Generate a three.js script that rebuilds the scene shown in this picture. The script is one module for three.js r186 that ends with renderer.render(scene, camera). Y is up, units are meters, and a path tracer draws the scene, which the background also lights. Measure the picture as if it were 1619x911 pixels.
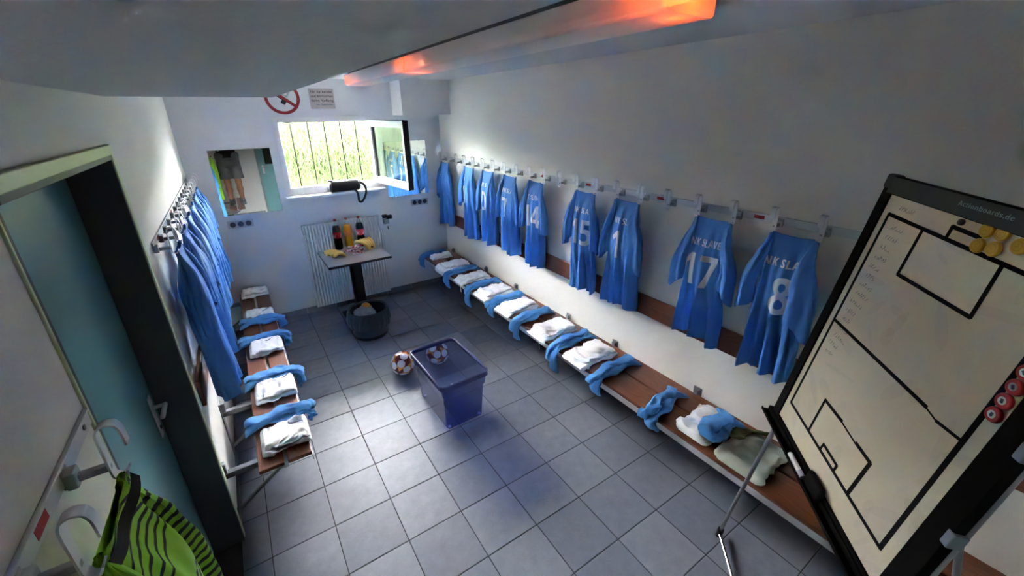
import * as THREE from 'three';
import { mergeGeometries, mergeVertices } from 'three/addons/utils/BufferGeometryUtils.js';
import { RoundedBoxGeometry } from 'three/addons/geometries/RoundedBoxGeometry.js';
import { ImprovedNoise } from 'three/addons/math/ImprovedNoise.js';
import { MarchingCubes } from 'three/addons/objects/MarchingCubes.js';

// ---------- camera, sky, sun, exposure ----------
const scene = new THREE.Scene();
const camera = new THREE.PerspectiveCamera(2 * Math.atan(455.5 / 651.45) * 180 / Math.PI, 1619 / 911, 0.02, 300);
camera.position.set(0.408, 2.296, 5.198);
camera.rotation.set(-0.36869, -0.58124, -0.01236, 'YXZ');
camera.setViewOffset(1619, 911, 0, 27.5, 1619, 911);          // the phone's shifted crop
const renderer = new THREE.WebGLRenderer({ antialias: true });
renderer.toneMapping = THREE.LinearToneMapping;
renderer.toneMappingExposure = 300;
renderer.shadowMap.enabled = true;
const SUN = new THREE.Vector3(0.35, 0.86, 0.30).normalize();
scene.background = new THREE.Color().setRGB(0.95, 0.935, 0.94);   // bright overcast sky
scene.backgroundIntensity = 1;
const sun = new THREE.DirectionalLight('#fff1dc', 0.03);
sun.position.copy(SUN).multiplyScalar(20).add(new THREE.Vector3(1.4, 1, -2));
sun.target.position.set(1.4, 1, -2);
sun.castShadow = true;
Object.assign(sun.shadow.camera, { left: -9, right: 9, top: 9, bottom: -9, near: 1, far: 60 });
sun.shadow.mapSize.set(2048, 2048);
scene.add(sun, sun.target);

// ---------- helpers ----------
const W = 2.731, RZ = 6.6, CH = 2.65;                          // room width, depth, height
function rng(s) { return () => { s |= 0; s = s + 0x6D2B79F5 | 0; let t = Math.imul(s ^ s >>> 15, 1 | s); t = t + Math.imul(t ^ t >>> 7, 61 | t) ^ t; return ((t ^ t >>> 14) >>> 0) / 4294967296; }; }
const noise = new ImprovedNoise();
const fbm = (x, y, z, o = 3) => { let a = 0, k = 1, f = 1; for (let i = 0; i < o; i++) { a += k * noise.noise(x * f, y * f, z * f); f *= 2.03; k *= 0.5; } return a; };
const sstep = (a, b, x) => { const t = Math.min(1, Math.max(0, (x - a) / (b - a))); return t * t * (3 - 2 * t); };
const lerp = (a, b, t) => a + (b - a) * t;
const used = new Map();
function numbered(n) { const k = used.get(n) ?? 0; used.set(n, k + 1); return k ? n + '_' + String(k).padStart(3, '0') : n; }
function tag(o, label, category, group) { o.userData.label = label; o.userData.category = category; if (group) o.userData.group = group; return o; }
function thing(name, label, category, [x, y, z] = [0, 0, 0], turn = 0, group) {
  const o = new THREE.Group(); o.name = numbered(name); scene.add(o); o.position.set(x, y, z); o.rotation.y = turn;
  return tag(o, label, category, group);
}
function mesh(name, geo, mat, parent = scene) {
  const m = new THREE.Mesh(Array.isArray(geo) ? join(geo) : geo, mat); m.name = parent === scene ? numbered(name) : name;
  m.castShadow = m.receiveShadow = true; parent.add(m); return m;
}
function structure(name, geo, mat, parent = scene) { const m = mesh(name, geo, mat, parent); if (parent === scene) m.userData.kind = 'structure'; return m; }
function setting(name) { const g = new THREE.Group(); g.name = name; g.userData.kind = 'structure'; scene.add(g); return g; }
function join(list) { return mergeGeometries(list.map((g) => { const n = g.index ? g.toNonIndexed() : g; for (const k of Object.keys(n.attributes)) if (!['position', 'normal', 'uv'].includes(k)) n.deleteAttribute(k); return n; })); }
const at = (g, x, y, z, rx = 0, ry = 0, rz = 0) => { if (rx || ry || rz) g.applyMatrix4(new THREE.Matrix4().makeRotationFromEuler(new THREE.Euler(rx, ry, rz))); return g.translate(x, y, z); };
function boxUV(g, s = 1) {                                       // uv in metres by the dominant axis
  const p = g.attributes.position, n = g.attributes.normal, uv = new Float32Array(p.count * 2);
  for (let i = 0; i < p.count; i++) {
    const a = Math.abs(n.getX(i)), b = Math.abs(n.getY(i)), c = Math.abs(n.getZ(i)), X = p.getX(i), Y = p.getY(i), Z = p.getZ(i);
    const [u, v] = a >= b && a >= c ? [Z, Y] : b >= c ? [X, Z] : [X, Y]; uv[2 * i] = u * s; uv[2 * i + 1] = v * s;
  }
  g.setAttribute('uv', new THREE.BufferAttribute(uv, 2)); return g;
}
const slab = (x0, x1, y0, y1, z0, z1) => boxUV(new THREE.BoxGeometry(x1 - x0, y1 - y0, z1 - z0).translate((x0 + x1) / 2, (y0 + y1) / 2, (z0 + z1) / 2));
const rbox = (w, h, d, r = 0.004, s = 2) => boxUV(new RoundedBoxGeometry(w, h, d, s, Math.min(r, w / 2.01, h / 2.01, d / 2.01)));
const rslab = (x0, x1, y0, y1, z0, z1, r = 0.004, s = 1) => rbox(x1 - x0, y1 - y0, z1 - z0, r, s).translate((x0 + x1) / 2, (y0 + y1) / 2, (z0 + z1) / 2);
const cyl = (r0, r1, h, n = 24) => new THREE.CylinderGeometry(r0, r1, h, n);
const V = (x, y, z) => new THREE.Vector3(x, y, z);
function rod(a, b, r, n = 10) { const d = b.clone().sub(a), g = new THREE.CylinderGeometry(r, r, d.length(), n); g.applyQuaternion(new THREE.Quaternion().setFromUnitVectors(V(0, 1, 0), d.normalize())); return g.translate((a.x + b.x) / 2, (a.y + b.y) / 2, (a.z + b.z) / 2); }
const tube = (pts, r, seg = 24, n = 8, closed = false) => new THREE.TubeGeometry(new THREE.CatmullRomCurve3(pts, closed), seg, r, n, closed);
function grid(nu, nv, f, closeU = false) {                        // surface from f(u, v) -> Vector3
  const pos = [], uv = [], idx = [], q = new THREE.Vector3();
  for (let j = 0; j <= nv; j++) for (let i = 0; i <= nu; i++) { const p = f(i / nu, j / nv); pos.push(p.x, p.y, p.z); uv.push(p.u ?? i / nu, p.v ?? j / nv); }
  for (let j = 0; j < nv; j++) for (let i = 0; i < nu; i++) { const a = j * (nu + 1) + i, b = a + 1, c = a + nu + 1, d = c + 1; idx.push(a, b, d, a, d, c); }
  const g = new THREE.BufferGeometry(); g.setAttribute('position', new THREE.Float32BufferAttribute(pos, 3)); g.setAttribute('uv', new THREE.Float32BufferAttribute(uv, 2)); g.setIndex(idx); g.computeVertexNormals();
  if (closeU) { const n = g.attributes.normal; for (let j = 0; j <= nv; j++) { const a = j * (nu + 1), b = a + nu, v = V(n.getX(a) + n.getX(b), n.getY(a) + n.getY(b), n.getZ(a) + n.getZ(b)).normalize(); n.setXYZ(a, v.x, v.y, v.z); n.setXYZ(b, v.x, v.y, v.z); } }
  return g;
}
// ---------- textures and materials ----------
function dataTex(w, h, f, srgb, rep = 1) {
  const d = new Uint8Array(w * h * 4);
  for (let y = 0; y < h; y++) for (let x = 0; x < w; x++) { const c = f(x / w, y / h, x, y), i = (y * w + x) * 4; if (typeof c === 'number') d[i] = d[i + 1] = d[i + 2] = Math.max(0, Math.min(255, c * 255)); else for (let k = 0; k < 3; k++) d[i + k] = Math.max(0, Math.min(255, c[k] * 255)); d[i + 3] = 255; }
  const t = new THREE.DataTexture(d, w, h); t.wrapS = t.wrapT = THREE.RepeatWrapping; t.magFilter = THREE.LinearFilter; t.minFilter = THREE.LinearMipmapLinearFilter; t.generateMipmaps = true;
  if (srgb) t.colorSpace = THREE.SRGBColorSpace; t.repeat.set(rep, rep); t.needsUpdate = true; return t;
}
function tileNoise(u, v, f, o = 3, seed = 0) {                    // periodic noise on the unit square
  let a = 0, k = 1; for (let i = 0; i < o; i++) { const F = f * 2 ** i, x = u * F, y = v * F, w = (s, t) => noise.noise(s + seed, t, seed * 1.7 + i * 9.1); const bx = u, by = v;
    a += k * (w(x, y) * (1 - bx) * (1 - by) + w(x - F, y) * bx * (1 - by) + w(x, y - F) * (1 - bx) * by + w(x - F, y - F) * bx * by); k *= 0.55; } return a;
}
function canvasTex(w, h, draw) { const c = document.createElement('canvas'); c.width = w; c.height = h; const g = c.getContext('2d'); draw(g, w, h); const t = new THREE.CanvasTexture(c); t.colorSpace = THREE.SRGBColorSpace; t.anisotropy = 8; return t; }
const std = (color, roughness = 0.7, o = {}) => new THREE.MeshStandardMaterial({ color, roughness, side: THREE.DoubleSide, ...o });
const phys = (color, roughness = 0.5, o = {}) => new THREE.MeshPhysicalMaterial({ color, roughness, side: THREE.DoubleSide, ...o });
const plasterBump = dataTex(256, 256, (u, v) => 0.5 + 0.5 * tileNoise(u, v, 40, 3, 3), false, 1.6);
const fineBump = dataTex(256, 256, (u, v) => 0.5 + 0.6 * tileNoise(u, v, 60, 2, 8), false, 5);
const M = {
  wall: std('#e4e6ea', 0.62, { bumpMap: plasterBump, bumpScale: 0.0012 }),
  wallCream: std('#e3e1da', 0.62, { bumpMap: plasterBump, bumpScale: 0.0012 }),
  ceiling: std('#e0e2e4', 0.8, { bumpMap: plasterBump, bumpScale: 0.0012 }),
  grout: std('#26272b', 0.95),
  white: phys('#eceded', 0.35), whitePaint: std('#e3e5e6', 0.45),
  alu: std('#cfd1d3', 0.38, { metalness: 0.6 }), chrome: std('#dcdee0', 0.14, { metalness: 1 }), steel: std('#8d9296', 0.4, { metalness: 0.8 }),
  greySteel: std('#5a6064', 0.5), black: std('#0d0e10', 0.45), rubber: std('#141416', 0.85), darkPlastic: std('#17191c', 0.4),
  red: std('#b5201f', 0.5), glass: phys('#f2f7f4', 0.02, { transmission: 1, thickness: 0, ior: 1.5 }),
  mirror: std('#e9eeee', 0.015, { metalness: 1 }), mirrorEdge: std('#6d7f7b', 0.2),
};
const tileCols = ['#737a88', '#79808d', '#6f7684', '#7d8490'];
const tileRough = dataTex(256, 256, (u, v) => 0.42 + 0.12 * tileNoise(u, v, 10, 4, 5), false, 1);
const tileMap = [0, 1, 2, 3].map((k) => dataTex(128, 128, (u, v) => { const n = 1 + 0.07 * tileNoise(u, v, 5, 4, k * 5.3) + 0.05 * tileNoise(u, v, 50, 2, k), c = new THREE.Color(tileCols[k]); c.convertLinearToSRGB(); return [c.r * n, c.g * n, c.b * n]; }, true));
M.tiles = tileMap.map((t) => std('#ffffff', 1, { map: t, roughnessMap: tileRough, bumpMap: fineBump, bumpScale: 0.0002 }));
function woodTex(c0, c1, seed) {
  const a = new THREE.Color(c0).convertLinearToSRGB(), b = new THREE.Color(c1).convertLinearToSRGB();
  return dataTex(512, 128, (u, v) => { const s = tileNoise(u, v, 3, 2, seed), g = 0.5 + 0.5 * Math.sin(((v * 9 + s * 2.4) * 2 + tileNoise(u, v, 6, 2, seed + 3)) * 6.283), f = 0.35 * g + 0.5 + 0.35 * tileNoise(u * 1, v, 90, 1, seed + 7) * 0.6; return [lerp(a.r, b.r, f), lerp(a.g, b.g, f), lerp(a.b, b.b, f)]; }, true);
}
const woodMap = [11, 23].map((s) => woodTex('#522611', '#844a24', s));
woodMap.forEach((t) => t.repeat.set(0.9, 3.5));
M.wood = woodMap.map((t) => phys('#ffffff', 0.38, { map: t, clearcoat: 0.25, clearcoatRoughness: 0.3 }));

// ---------- room ----------
const floor = setting('floor');
structure('screed', slab(-0.3, W + 0.3, -0.3, -0.003, -0.3, RZ + 0.3), M.grout, floor);
{
  const S = 0.333, r = rng(5), variants = new Map();
  const tileGeo = (w, d) => { const k = w.toFixed(3) + d.toFixed(3); if (variants.has(k)) return variants.get(k);
    const b = 0.0022, h = 0.008, X = w / 2, Z = d / 2, P = (x, y, z) => [x, y, z];
    const a = [P(-X, -h, -Z), P(X, -h, -Z), P(X, -h, Z), P(-X, -h, Z)], m = [P(-X, -b, -Z), P(X, -b, -Z), P(X, -b, Z), P(-X, -b, Z)], t = [P(-X + b, 0, -Z + b), P(X - b, 0, -Z + b), P(X - b, 0, Z - b), P(-X + b, 0, Z - b)];
    const pos = [], q = (A, B, C, D) => pos.push(...A, ...C, ...B, ...A, ...D, ...C); q(t[0], t[1], t[2], t[3]);
    for (let i = 0; i < 4; i++) { const j = (i + 1) % 4; q(m[i], m[j], t[j], t[i]); q(a[i], a[j], m[j], m[i]); }
    const g = new THREE.BufferGeometry(); g.setAttribute('position', new THREE.Float32BufferAttribute(pos, 3)); g.computeVertexNormals(); boxUV(g, 3); variants.set(k, g); return g; };
  const xs = [0], zs = [0];
  for (let i = 0; i < 40; i++) { const x = (i - 40 + 2.42 + 40) * S - 2 * S, z = (i + 6.45 - 6) * S - S; if (x > 0.02 && x < W - 0.02) xs.push(x); if (z > 0.02 && z < RZ - 0.02) zs.push(z); }
  xs.push(W); zs.push(RZ);
  for (let i = 0; i + 1 < xs.length; i++) for (let j = 0; j + 1 < zs.length; j++) {
    const g = 0.0022, t = mesh('tile', tileGeo(xs[i + 1] - xs[i] - 2 * g, zs[j + 1] - zs[j] - 2 * g), M.tiles[Math.floor(r() * 4)], floor);
    t.position.set((xs[i] + xs[i + 1]) / 2, (r() - 0.5) * 0.0008, (zs[j] + zs[j + 1]) / 2); t.rotation.set((r() - 0.5) * 0.0022, 0, (r() - 0.5) * 0.0022);
  }
}
const WX0 = 0.845, WX1 = 1.915, WY0 = 1.443, WY1 = 2.268;          // window opening
structure('wall_back', [slab(-0.3, WX0, -0.3, CH + 0.3, -0.3, 0), slab(WX1, W + 0.3, -0.3, CH + 0.3, -0.3, 0), slab(WX0, WX1, -0.3, WY0, -0.3, 0), slab(WX0, WX1, WY1, CH + 0.3, -0.3, 0)], M.wall);
structure('roof_overhang', slab(-2, W + 2, 2.98, 3.14, -1.7, -0.3), M.wall);
structure('wall_right', slab(W, W + 0.3, -0.3, CH + 0.3, 0, RZ + 0.3), M.wallCream);
const DZ0 = 2.915, DZ1 = 3.985, DY = 2.166;                       // door opening in the left wall
structure('wall_left', [slab(-0.3, 0, -0.3, CH + 0.3, 0, DZ0), slab(-0.3, 0, -0.3, CH + 0.3, DZ1, RZ + 0.3), slab(-0.3, 0, DY, CH + 0.3, DZ0, DZ1), slab(-0.3, -0.2, -0.3, DY, DZ0, DZ1)], M.wallCream);
structure('wall_front', slab(0, W, -0.3, CH + 0.3, RZ, RZ + 0.3), M.wallCream);
structure('ceiling', slab(-0.3, W + 0.3, CH, CH + 0.3, -0.3, RZ + 0.3), M.ceiling);
structure('trim_1', slab(0, 0.655, 2.378, CH, 2.58, RZ), M.ceiling).name = 'ceiling_beam';
structure('wall_boxing', slab(2.135, W, 2.27, CH, 0, 0.35), M.wall);
for (const [name, n0, n1, along] of [['baseboard_back', 0, W, 'x'], ['baseboard_right', 0, RZ, 'z'], ['baseboard_left', 0, DZ0 - 0.07, 'z'], ['baseboard_front', 0, 0.86, 'x']]) {
  const b = setting(name), r = rng(name.length); let p = n0, k = 0;
  while (p < n1 - 0.01) { const e = Math.min(n1, p + (k++ ? 0.333 : 0.14)), c = (p + e) / 2, l = e - p - 0.004, m = mesh('tile', rbox(along === 'x' ? l : 0.011, 0.075, along === 'x' ? 0.011 : l, 0.003, 1), M.tiles[Math.floor(r() * 4)], b);
    if (along === 'x') m.position.set(c, 0.039, name === 'baseboard_back' ? 0.0055 : RZ - 0.0055); else m.position.set(name === 'baseboard_left' ? 0.0055 : W - 0.0055, 0.039, c); p = e; }
}
// window_1: frame, sill, open sash with its pane
{
  const w = setting('window_1'), f = 0.052, z0 = -0.085, z1 = 0.004;
  structure('frame', [rslab(WX0, WX0 + f, WY0, WY1, z0, z1), rslab(WX1 - f, WX1, WY0, WY1, z0, z1), rslab(WX0, WX1, WY1 - f, WY1, z0, z1), rslab(WX0, WX1, WY0, WY0 + 0.085, z0, z1)], M.white, w);
  structure('gasket', [slab(WX0 + f, WX1 - f, WY1 - f - 0.006, WY1 - f, -0.06, -0.052), slab(WX0 + f, WX0 + f + 0.006, WY0 + 0.085, WY1 - f, -0.06, -0.052), slab(WX0 + f, WX1 - f, WY0 + 0.085, WY0 + 0.091, -0.06, -0.052)], M.rubber, w);
  structure('sill', rslab(WX0 - 0.02, WX1 + 0.005, WY0 - 0.03, WY0, -0.08, 0.125, 0.006, 2), M.white, w);
  structure('outer_sill', rslab(WX0, WX1, WY0 - 0.01, WY0 + 0.006, -0.36, -0.085, 0.004), M.steel, w);
  for (const x of [0.99, 1.3]) mesh('latch_plate', rbox(0.045, 0.014, 0.012, 0.003, 1), M.steel, w).position.set(x, WY1 - f - 0.004, 0.006);
  const sash = new THREE.Group(); sash.name = 'sash'; sash.position.set(1.84, 0, 0.03); w.add(sash); sash.rotation.y = -Math.atan2(0.90, 0.115) + 0;
  const L = 0.905, y0 = 1.52, y1 = 2.222, t = 0.07, d = 0.055;
  mesh('sash_frame', [rslab(0, t, y0, y1, -d / 2, d / 2), rslab(L - t, L, y0, y1, -d / 2, d / 2), rslab(t, L - t, y1 - t, y1, -d / 2, d / 2), rslab(t, L - t, y0, y0 + t, -d / 2, d / 2)], M.white, sash);
  mesh('edge_seal', [slab(L, L + 0.004, y0 + 0.004, y1 - 0.004, -d / 2 + 0.008, d / 2 + 0.012), slab(0, L, y1, y1 + 0.004, -d / 2 + 0.008, d / 2 + 0.012), slab(t - 0.004, t + 0.006, y0 + t, y1 - t, -0.02, 0.004), slab(L - 0.006, L + 0.004, y0, y1, d / 2, d / 2 + 0.012)], M.rubber, sash);
  mesh('pane', slab(t, L - t, y0 + t, y1 - t, -0.002, 0.002), phys('#f4f8f5', 0.02, { transmission: 1, thickness: 0, ior: 1.52 }), sash);
  const h = mesh('handle', [rbox(0.028, 0.07, 0.012, 0.005), at(rbox(0.02, 0.11, 0.016, 0.007), 0, -0.045, 0.028), at(cyl(0.008, 0.008, 0.03, 12), 0, 0, 0.014, Math.PI / 2)], M.white, sash); h.position.set(L - t / 2, (y0 + y1) / 2, d / 2 + 0.006);
  mesh('hinge', [at(cyl(0.009, 0.009, 0.07, 12), 0, y0 + 0.06, 0.0), at(cyl(0.009, 0.009, 0.07, 12), 0, y1 - 0.06, 0.0)], M.steel, sash).position.set(-0.008, 0, 0.02);
}
// outside: bank, grass, grille
{
  const hAt = (x, d) => 1.28 + 1.12 * sstep(0, 1, Math.max(0, d - 0.4) / 2.6) ** 0.8 + 0.05 * fbm(x * 1.1, d * 1.3, 4) * Math.min(1, d * 0.5);
  const bank = structure('ground_bank', grid(70, 60, (u, v) => { const x = -10 + 24 * u, d = 0.31 + 13 * v * v, y = hAt(x, d); return V(x, y, -d); }), phys('#1e270f', 1, { specularIntensity: 0.1 }));
  bank.geometry.computeVertexNormals();
  const r = rng(77), blade = new THREE.BufferGeometry();
  blade.setAttribute('position', new THREE.Float32BufferAttribute([-0.5, 0, 0, 0.5, 0, 0, 0.32, 0.55, 0.12, -0.32, 0.55, 0.12, 0, 1, 0.42], 3)); blade.setIndex([0, 1, 2, 0, 2, 3, 3, 2, 4]); blade.computeVertexNormals();
  const N = 26000, im = new THREE.InstancedMesh(blade, phys('#ffffff', 0.95, { transmission: 0.35, thickness: 0, specularIntensity: 0.12 }), N), m = new THREE.Matrix4(), q = new THREE.Quaternion(), e = new THREE.Euler(), c = new THREE.Color();
  for (let i = 0; i < N; i++) { const d = 0.45 + 4.6 * r() ** 1.3, x = 1.4 + (r() - 0.5) * (3.2 + d * 1.6); e.set((r() - 0.5) * 1.1, r() * 6.28, (r() - 0.5) * 1.1); const h = 0.1 + 0.16 * r() * (1 + fbm(x * 1.5, 3, d * 1.5)); m.compose(V(x, hAt(x, d) - 0.02, -d), q.setFromEuler(e), V(0.008 + 0.009 * r(), h, h)); im.setMatrixAt(i, m); c.setHSL(0.21 + 0.08 * r(), 0.34 + 0.2 * r(), 0.035 + 0.06 * r()); im.setColorAt(i, c); }
  im.name = 'grass'; im.userData.kind = 'stuff'; tag(im, 'long sunlit green grass on the bank outside the window', 'grass'); im.castShadow = im.receiveShadow = true; scene.add(im);
}
// left door (door_1) and the front door behind the camera (door_2)
M.teal = std('#4d858b', 0.42); M.paleGreen = std('#c3cfa0', 0.4);
{
  const d = setting('door_1'), p = 0.02, b = 0.026;
  structure('casing', [rslab(-0.004, p, DY - 0.012, DY + b, DZ0 - b, DZ1 + 0.2, 0.004), rslab(-0.004, p, 0, DY, DZ0 - b, DZ0 + 0.012, 0.004), rslab(-0.004, 0.006, 0, DY, DZ1 - 0.004, DZ1 + 0.006, 0.002)], M.paleGreen, d);
  structure('jamb', [rslab(-0.13, 0.017, 0, DY - 0.012, DZ0 + 0.002, DZ0 + 0.03, 0.003), rslab(-0.13, 0.002, 0, DY - 0.012, DZ1 - 0.03, DZ1 - 0.002, 0.003), rslab(-0.13, 0.017, DY - 0.03, DY - 0.002, DZ0, DZ1, 0.003)], std('#3b4246', 0.5), d);
  const leaf = mesh('leaf', rslab(-0.175, -0.132, 0.008, DY - 0.03, DZ0 + 0.006, DZ1 - 0.006, 0.004), M.teal, d);
  mesh('lock_plate', rbox(0.006, 0.22, 0.04, 0.003), M.alu, leaf).position.set(-0.129, 1.0, DZ0 + 0.09);
  mesh('handle', [at(cyl(0.009, 0.009, 0.05, 12), -0.105, 1.05, DZ0 + 0.09, 0, 0, Math.PI / 2), at(rbox(0.018, 0.02, 0.12, 0.008), -0.082, 1.05, DZ0 + 0.14)], M.alu, leaf);
  mesh('keyhole', at(cyl(0.009, 0.009, 0.008, 12), -0.125, 0.94, DZ0 + 0.09, 0, 0, Math.PI / 2), M.black, leaf);
}
{
  const d = setting('door_2'), x0 = 0.95, x1 = 1.9, z = RZ;
  structure('casing', [rslab(x0 - 0.05, x0, 0, 2.08, z - 0.03, z + 0.002), rslab(x1, x1 + 0.05, 0, 2.08, z - 0.03, z + 0.002), rslab(x0 - 0.05, x1 + 0.05, 2.03, 2.08, z - 0.03, z + 0.002)], std('#7d9b96', 0.45), d);
  const leaf = mesh('leaf', [rslab(x0, x0 + 0.12, 0.008, 2.03, z - 0.02, z + 0.004), rslab(x1 - 0.12, x1, 0.008, 2.03, z - 0.02, z + 0.004), rslab(x0 + 0.12, x1 - 0.12, 0.008, 1.18, z - 0.02, z + 0.004), rslab(x0 + 0.12, x1 - 0.12, 1.9, 2.03, z - 0.02, z + 0.004)], std('#6fa9ad', 0.42), d);
  mesh('pane', rslab(x0 + 0.115, x1 - 0.115, 1.175, 1.905, z - 0.012, z - 0.002), phys('#12291f', 0.1), leaf);
  mesh('lock_plate', rbox(0.04, 0.2, 0.006, 0.003), M.alu, leaf).position.set(x0 + 0.06, 1.06, z - 0.022);
  mesh('handle', [at(cyl(0.009, 0.009, 0.05, 12), x0 + 0.06, 1.12, z - 0.045, Math.PI / 2), at(rbox(0.13, 0.02, 0.018, 0.008), x0 + 0.115, 1.12, z - 0.068)], M.chrome, leaf);
}
// ---------- window grille, mirrors, sockets, signs ----------
M.iron = phys('#0f1011', 0.95, { specularIntensity: 0.1 });
{
  const t = thing('window_grille', 'thin iron bars across the window opening, grass showing between them', 'grille', [0, 0, -0.19]);
  for (let k = 0; k < 7; k++) mesh('bar', [rod(V(0.855 + 0.1745 * k, WY0 + 0.008, 0), V(0.855 + 0.1745 * k, WY1 - 0.001, 0), 0.006), at(new THREE.SphereGeometry(0.011, 10, 8), 0.855 + 0.1745 * k, WY0 + 0.05, 0)], M.iron, t);
  for (const y of [WY1 - 0.03, WY0 + 0.036]) mesh('crossbar', rslab(WX0, WX1, y - 0.006, y + 0.006, -0.006, 0.006, 0.002), M.iron, t);
}
function wallMirror(x0, x1, y0, y1, label) {
  const t = thing('wall_mirror', label, 'mirror', [(x0 + x1) / 2, y0, 0]), w = x1 - x0, h = y1 - y0;
  mesh('backing', slab(-w / 2, w / 2, 0, h, 0.001, 0.0045), M.mirrorEdge, t);
  mesh('glass_face', slab(-w / 2 + 0.001, w / 2 - 0.001, 0.001, h - 0.001, 0.0045, 0.007), M.mirror, t);
  for (const [x, y] of [[-0.18, 0], [0.18, 0], [-0.18, h], [0.18, h]]) mesh('clip', rbox(0.018, 0.014, 0.012, 0.003, 1), M.alu, t).position.set(x, y, 0.006);
}
wallMirror(0.223, 0.771, 1.30, 1.967, 'frameless wall mirror near the jersey rail, a person in grey shorts reflected');
wallMirror(1.975, 2.516, 1.299, 1.969, 'frameless wall mirror half covered by the open window sash, reflecting hanging blue jerseys');
function sockets(x, y, label) {
  const t = thing('socket_strip', label, 'socket', [x, y, 0]), dark = std('#3c4046', 0.5);
  mesh('plate', at(rbox(0.235, 0.08, 0.012, 0.004), 0, 0, 0.006), std('#b9bcbf', 0.4), t);
  for (const k of [-1, 0, 1]) { const s = mesh('socket', [at(new THREE.TorusGeometry(0.024, 0.004, 8, 24), 0, 0, 0.012), at(cyl(0.021, 0.021, 0.002, 20), 0, 0, 0.0128, Math.PI / 2)], dark, t); s.position.x = k * 0.0715; }
}
sockets(0.352, 1.206, 'grey triple socket strip below the mirror that reflects the person');
sockets(2.37, 1.196, 'grey triple socket strip below the mirror behind the open sash');
{
  const tex = canvasTex(512, 512, (g, w) => {
    g.fillStyle = '#e9ebec'; g.fillRect(0, 0, w, w); g.translate(w / 2, w / 2);
    g.save(); g.rotate(0.5); g.strokeStyle = '#b9bec4'; g.lineWidth = 26; g.strokeRect(-6, -150, 60, 110); g.restore();
    g.save(); g.rotate(0.62); g.fillStyle = '#8b9096'; g.fillRect(-120, 6, 120, 14); g.fillStyle = '#20242a'; g.fillRect(-104, 14, 120, 20); g.fillRect(14, 8, 66, 74); g.restore();
    g.strokeStyle = '#9c1c22'; g.lineWidth = 46; g.beginPath(); g.moveTo(-165, -125); g.lineTo(165, 125); g.stroke();
    g.beginPath(); g.arc(0, 0, 230, 0, 7); g.stroke();
  });
  const t = thing('no_smoking_sign', 'round no smoking sign with red ring and crossed out cigarette, above the window', 'sign', [0.985, 2.46, 0]);
  mesh('disc', at(new THREE.CylinderGeometry(0.168, 0.168, 0.004, 64), 0, 0, 0.003, Math.PI / 2), M.whitePaint, t);
  mesh('print', new THREE.CircleGeometry(0.168, 64).translate(0, 0, 0.0056), std('#ffffff', 0.4, { map: tex }), t);
}
{
  const tex = canvasTex(512, 400, (g, w, h) => {
    g.fillStyle = '#b7afab'; g.fillRect(0, 0, w, h); g.fillStyle = '#3c2c2f'; g.font = 'bold 62px sans-serif';
    const line = (s, y, x0, x1) => { const m = g.measureText(s).width; g.save(); g.translate(x0, y); g.scale((x1 - x0) / m, 1); g.fillText(s, 0, 0); g.restore(); };
    line('Für  Garderobe', 84, 24, 486); line('und Wertsachen', 172, 24, 490); line('keine  Haftung', 262, 24, 490); g.font = 'bold 40px sans-serif'; g.fillStyle = '#565a5e'; line('Der  Eigentümer', 336, 120, 480);
  });
  const t = thing('notice_plate', 'grey rectangular notice with four lines of German text, above the window', 'sign', [1.373, 2.45, 0]);
  mesh('plate', at(rbox(0.25, 0.2, 0.005, 0.002), 0, 0, 0.003), std('#b7afab', 0.5), t);
  mesh('print', new THREE.PlaneGeometry(0.246, 0.196).translate(0, 0, 0.0062), std('#ffffff', 0.5, { map: tex }), t);
}
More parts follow.
